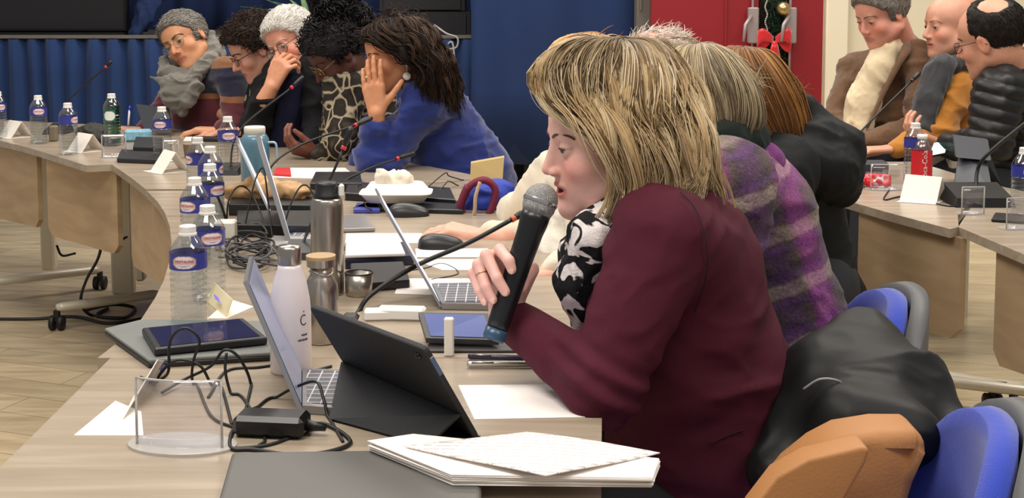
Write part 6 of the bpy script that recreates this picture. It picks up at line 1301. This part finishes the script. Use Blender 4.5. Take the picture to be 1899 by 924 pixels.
# ---- right-hand desk
r = thing('tablet', tuple(T(1800, 345)), 'grey tablet leaning on a dark folding stand on the right-hand desk', 'tablet'); q = [P(1773, 292, 3.78), P(1838, 298, 3.74), P(1832, 258, 3.86), P(1768, 250, 3.9)]
obj('shell', B().add(slab(rnd(q, .008, 4), .010, (0, 1, 0))), mat('slate_shell', '3c3e44', .4), r); obj('stand', B().add(slab([T(1768, 352), T(1842, 362), P(1826, 275, 3.84), P(1782, 270, 3.86)], .006, (0, 1, 0))), mat('stand_grey', '3c3f46', .5), r)
obj('stand_leg', B().add(slab([T(1800, 335), T(1858, 345), P(1836, 285, 3.8), P(1818, 282, 3.8)], .006, (0, 1, 0))), PL, r)
case(1614, 325, (.10, .06, .045), mat('box_dark', '2c2c34', .6), 'dark grey equipment box beside the hooded coat', 'box', 'equipment_box')
case(1616, 338, (.085, .03, .03), mat('box_purple', '3a2c3e', .6), 'small dark purple box in front of the equipment box', 'box', 'small_box')
r = thing('smartphone', tuple(P(1743, 290, 4.3)), 'smartphone with a bright screen held by the person in the puffer jacket', 'phone'); q = [P(1722, 290, 4.28), P(1752, 284, 4.30), P(1758, 262, 4.36), P(1732, 266, 4.35)]; obj('shell', B().add(slab(q, .008, (0, .6, -.8))), PL, r); obj('screen', B().add(slab([x+A([0, -.0012, .0012]) for x in q], .0008, (0, -.6, .8))), mat('bright_screen', 'bfe6e0', .2, emit=1.0), r)
flat('closed_laptop', [(1600, 352), (1700, 372), (1760, 350), (1690, 330)], .012, BLD, 'x', 'laptop') if False else None
flat('smartphone', [(1838, 412), (1899, 416), (1905, 404), (1845, 400)], .009, PL, 'black phone lying beside the acrylic holder at the right edge', 'phone')
# ---- cables
CAB = mat('cable_black', '16161a', .5)
def cable(name, pts, label, r=.0022, m=CAB, cat='cable', group='black cables'):
    s = spline(pts, 7)
    if min(p[2] for p in pts) > .6: s[:, 2] = np.maximum(s[:, 2], TZ+r)
    return tag(obj(name, B().add(tube(s, r, 6), 0, True), m), label, cat, group)
ad = T(505, 805); r = thing('power_adapter', tuple(ad), 'black laptop power adapter lying in the near tangle of cables', 'adapter'); obj('brick', B().add(box(ad+A([0, 0, .015]), (.095, .045, .028), rot(0, 0, -.12), bev=.006)), mat('adapter_black', '141417', .35), r); obj('plug', B().add(tube([ad+A([.046, -.006, .014]), ad+A([.072, -.010, .012])], [.008, .005], 8), 0, True), PL, r)
y = 1.86
cable('charging_cable', [P(262, 740, 1.90), P(290, 710, y), P(312, 690, y), P(314, 640, y), P(328, 615, y), P(350, 610, y), P(370, 632, y), P(360, 665, y), P(356, 700, y), P(366, 728, y), T(392, 775), T(440, 798)], 'thin black cable rising in a tall loop in front of the stacked tablets')
cable('charging_cable', [T(300, 735)+A([0, 0, .005]), P(340, 705, y), P(390, 680, y), P(415, 650, y), P(440, 660, y), P(462, 700, y), P(466, 740, y), T(455, 775), T(470, 812)], 'thin black cable arching over the near left of the desk')
cable('charging_cable', [P(280, 730, 1.88), P(300, 690, y), P(330, 668, y), P(370, 678, y), P(392, 715, y), P(410, 750, y), T(430, 790)], 'black cable curling behind the clear sign holder')
cable('charging_cable', [P(420, 655, 1.84), P(418, 690, 1.83), P(430, 735, 1.82), P(452, 772, 1.80), T(490, 812), T(480, 830)], 'black cable dropping straight down to the adapter')
cable('charging_cable', [T(462, 775)+A([0, 0, .01]), P(500, 745, 1.80), P(540, 722, 1.79), P(585, 708, 1.77), P(600, 740, 1.74), P(612, 790, 1.71), T(636, 822)], 'black cable running from the adapter over the laptop corner')
cable('charging_cable', [T(560, 802), T(600, 790), T(650, 822), T(610, 842), T(540, 848), T(470, 838), T(430, 836), T(428, 812), T(436, 795)], 'black cable looped flat on the wood in front of the adapter', r=.0028)
cable('charging_cable', [T(430, 836), T(500, 828), T(560, 806), T(590, 796)], 'short black cable crossing below the adapter')
cable('charging_cable', [T(386, 740), P(420, 705, 1.93), P(480, 685, 1.95), P(540, 690, 1.97), T(575, 690), T(615, 682)], 'black cable passing behind the open laptop screen')
rs = np.random.RandomState(4)
for i in range(9):
    cx, cy_ = 455+rs.normal(0, 18), 480+rs.normal(0, 12); pts = []
    a0 = rs.rand()*6; 
    for j in range(9): a = a0+j*1.1; R_ = 22+12*rs.rand(); p = T(cx+R_*1.5*math.cos(a), cy_+R_*.55*math.sin(a)); p[2] += .004+.03*rs.rand(); pts.append(p)
    cable('charging_cable', pts, 'black cable tangled in the dark knot right of the water bottles', m=mat('cable_grey', '4a4a4c', .5) if i % 3 == 2 else CAB)
cable('charging_cable', [T(420, 430), P(424, 372, 3.05), P(445, 345, 3.1), P(470, 365, 3.1), T(500, 440)], 'black cable hooped over the tan bag at its left end')
cable('charging_cable', [T(450, 440), P(470, 345, 3.05), P(485, 312, 3.1), P(492, 330, 3.05), P(500, 400, 3.0), T(510, 470)], 'black cable arching in front of the blue pitcher')
cable('charging_cable', [T(520, 440), P(545, 365, 3.0), P(570, 345, 3.0), T(600, 400)], 'black cable arching left of the steel thermos')
cable('charging_cable', [T(640, 470), T(680, 456), T(720, 458), T(740, 470), T(700, 505), T(780, 500), T(820, 490), T(850, 508), T(800, 520)], 'thin grey cable snaking over the papers behind the laptop lid', r=.0014, m=mat('cable_grey', '4a4a4c', .5))
for i, (xa, ya, xb, yb) in enumerate([(640, 372, 700, 392), (800, 372, 850, 345), (790, 350, 860, 335)]):
    cable('charging_cable', [T(xa, ya), T((xa+xb)/2, ya-10)+A([0, 0, .03]), T((xa+xb)/2+8, yb+4)+A([0, 0, .02]), T(xb, yb)], ['thin black cable left of the black mouse', 'black cable behind the maroon bag', 'black cable between the foam box and the cardboard'][i], r=.0018)
cable('charging_cable', [T(1650, 352, TZ), T(1640, 372), T(1680, 366), T(1760, 384), T(1790, 375)], 'thin dark cable beside the white card on the right-hand desk')
cable('charging_cable', [P(178, 318, 4.6), P(190, 400, 4.6), P(185, 470, 4.7), P(160, 520, 4.75), P(150, 560, 4.85), T(170, 585, .004), T(230, 590, .004)], 'black cable hanging from the far left desk down to the floor', r=.006)
cable('charging_cable', [P(215, 345, 4.5), P(190, 375, 4.5), P(192, 430, 4.5), P(215, 448, 4.6), P(235, 440, 4.7)], 'black cable slung below the corner desk', r=.005)
cable('charging_cable', [P(105, 455, 5.2), P(115, 474, 5.2), P(140, 470, 5.2)], 'short cable hanging behind the modesty panel of the far left desk', r=.005)
cable('charging_cable', [T(-40, 592, .005), T(60, 592, .005), T(140, 588, .005), T(200, 600, .005), T(270, 590, .005), T(310, 582, .005)], 'black cable lying across the floor from the left edge', r=.007)
cable('charging_cable', [T(160, 575, .006), T(210, 565, .03), T(250, 572, .006), T(230, 590, .006), T(180, 586, .006), T(200, 572, .006)], 'coil of black cable on the floor beneath the corner desk', r=.007)
for k, yy in enumerate((478, 512, 575)): cable('charging_cable', [P(1764, yy-8, 4.3), P(1775, yy, 4.25), P(1788, yy-2, 4.4)], ['cable clip loop highest on the right desk leg', 'cable clip loop at the middle of the right desk leg', 'cable clip loop lowest on the right desk leg'][k], r=.004)
# ---- backpack, cardboard, coat, tan bag
r = thing('backpack', tuple(P(900, 420, 3.25)*[1, 1, 0]+A([0, 0, TZ])), 'maroon and blue bag with a beige strap on the desk edge beside the cream cardigan', 'bag')
V, F = blob([E_(P(895, 378, 3.4), (.062, .05, .058), k=.03), E_(P(925, 365, 3.42), (.045, .05, .045), k=.03)], .006, folds(.008, (18, 18, 18), 2), 1); V[:, 2] = np.maximum(V[:, 2], TZ+.001); obj('pouch', B().add((V, F), 0, True), mat('bag_blue', '2c3fa8', .8), r)
MR = mat('maroon_cloth', '6a1634', .8, bump=.3, bscale=200)
for q, w in [([P(858, 372, 3.33), P(872, 345, 3.33), P(898, 334, 3.33), P(918, 350, 3.33), P(914, 380, 3.32), P(900, 412, 3.31)], .019), ([P(868, 345, 3.33), P(856, 375, 3.33), P(856, 395, 3.33), P(880, 415, 3.31)], .022)]:
    obj('flap', B().add(tube(spline(q, 6), w, 10, flat=.5), 0, True), MR, r)
obj('strap', B().add(tube(spline([P(890, 338, 3.29), P(882, 365, 3.28), P(880, 392, 3.28), P(872, 416, 3.29)], 6), .0095, 8, flat=.5), 0, True), mat('beige_strap', 'b9a184', .8), r)
q = [P(872, 338, 3.7), P(932, 334, 3.72), P(935, 292, 3.75), P(873, 303, 3.72)]
tag(obj('cardboard_packet', B().add(slab(q, .04, (0, 1, 0))), mat('cardboard', 'b59c68', .8)), 'tan cardboard packet standing behind the maroon bag', 'packet')
bc = mat('black_raincoat', '0c0d10', .55, spec=.3, bump=.2, bscale=60)
r = thing('coat', tuple(P(1600, 924, 1.75)), 'black coat draped over the backs of the two blue chairs', 'coat')
pr = [C_(P(1605, 645, 2.0), P(1700, 740, 1.9), .045, .05, .04), C_(P(1605, 640, 2.0), P(1530, 720, 1.92), .045, .07, .04), C_(P(1530, 725, 1.92), P(1500, 800, 1.85), .075, .06, .04), C_(P(1560, 790, 1.78), P(1680, 810, 1.75), .05, .045, .04), C_(P(1700, 740, 1.9), P(1765, 800, 1.82), .05, .03, .03), C_(P(1600, 700, 1.95), P(1620, 800, 1.85), .08, .09, .04),
      C_(P(1500, 800, 1.85), P(1440, 870, 1.80), .06, .05, .04), C_(P(1600, 800, 1.9), P(1560, 1000, 1.9), .08, .08, .05)]
obj('cloth', B().add(blob(pr, .006, folds(.020, (5, 5, 5), 2, amp2=.2), 2), 0, True), bc, r)
obj('piping', B().add(tube(spline([P(1490, 722, 1.80), P(1520, 704, 1.79), P(1552, 706, 1.79), P(1575, 722, 1.80)], 6), .002, 6), 0, True), mat('pale_piping', '8a8c90', .4), r)
tn = mat('tan_leather', 'b07a48', .6, bump=.25, bscale=250, var=.05, vscale=6)
r = thing('handbag', tuple(P(1580, 1000, 1.5)), 'tan leather bag resting on the front chair against the black coat', 'bag')
def pad(name, q, Yc, th, bev): o = obj(name, B().add(slab([P(x, y_, Yc+dy) for x, y_, dy in q], th, (0, 1, 0)), 0, True), tn, r); md = o.modifiers.new('edge', 'BEVEL'); md.width = bev; md.segments = 5; md.limit_method = 'ANGLE'; return o
pad('body', [(1425, 935, 0), (1470, 880, 0), (1520, 840, 0), (1570, 815, 0), (1640, 803, .01), (1700, 803, .02), (1728, 818, .02), (1722, 845, .02), (1700, 900, .01), (1680, 960, 0), (1660, 1080, 0), (1400, 1080, 0)], 1.60, .09, .022)
pad('front_flap', [(1390, 950, 0), (1440, 885, 0), (1500, 852, 0), (1600, 829, 0), (1614, 834, 0), (1606, 860, 0), (1560, 940, 0), (1500, 1050, 0), (1380, 1060, 0)], 1.54, .045, .014)
# ================================================================ light
def area(name, loc, size, e, rotx=0, c=(1, .93, .84), sy=None):
    l = bpy.data.lights.new(name, 'AREA'); l.energy = e; l.size = size; l.color = c
    if sy: l.shape = 'RECTANGLE'; l.size_y = sy
    o = bpy.data.objects.new(name, l); o.location = loc; o.rotation_euler = (rotx, 0, 0); COL.objects.link(o); return o
area('ceiling_lamp', (-.8, 1.0, 3.3), 1.6, 75, 0, sy=.8)
area('ceiling_lamp', (1.6, .6, 3.3), 1.6, 40, 0, sy=.8)
area('ceiling_lamp', (-1.5, 3.6, 3.4), 2.0, 85, 0, sy=1.0)
area('ceiling_lamp', (1.8, 3.8, 3.4), 2.0, 85, 0, sy=1.0)
area('ceiling_lamp', (0, 6.2, 3.4), 3.0, 95, 0, sy=1.0)
w = bpy.data.worlds.new('room_light'); SC.world = w; w.use_nodes = True
w.node_tree.nodes['Background'].inputs[0].default_value = (1, .95, .9, 1); w.node_tree.nodes['Background'].inputs[1].default_value = .36
SC.view_settings.view_transform = 'Standard'; SC.view_settings.look = 'None'; SC.view_settings.exposure = -.12; SC.view_settings.gamma = 1; SC.view_settings.use_curve_mapping = False
SC.cycles.use_denoising = True
SC.cycles.max_bounces = 8; SC.cycles.transparent_max_bounces = 24
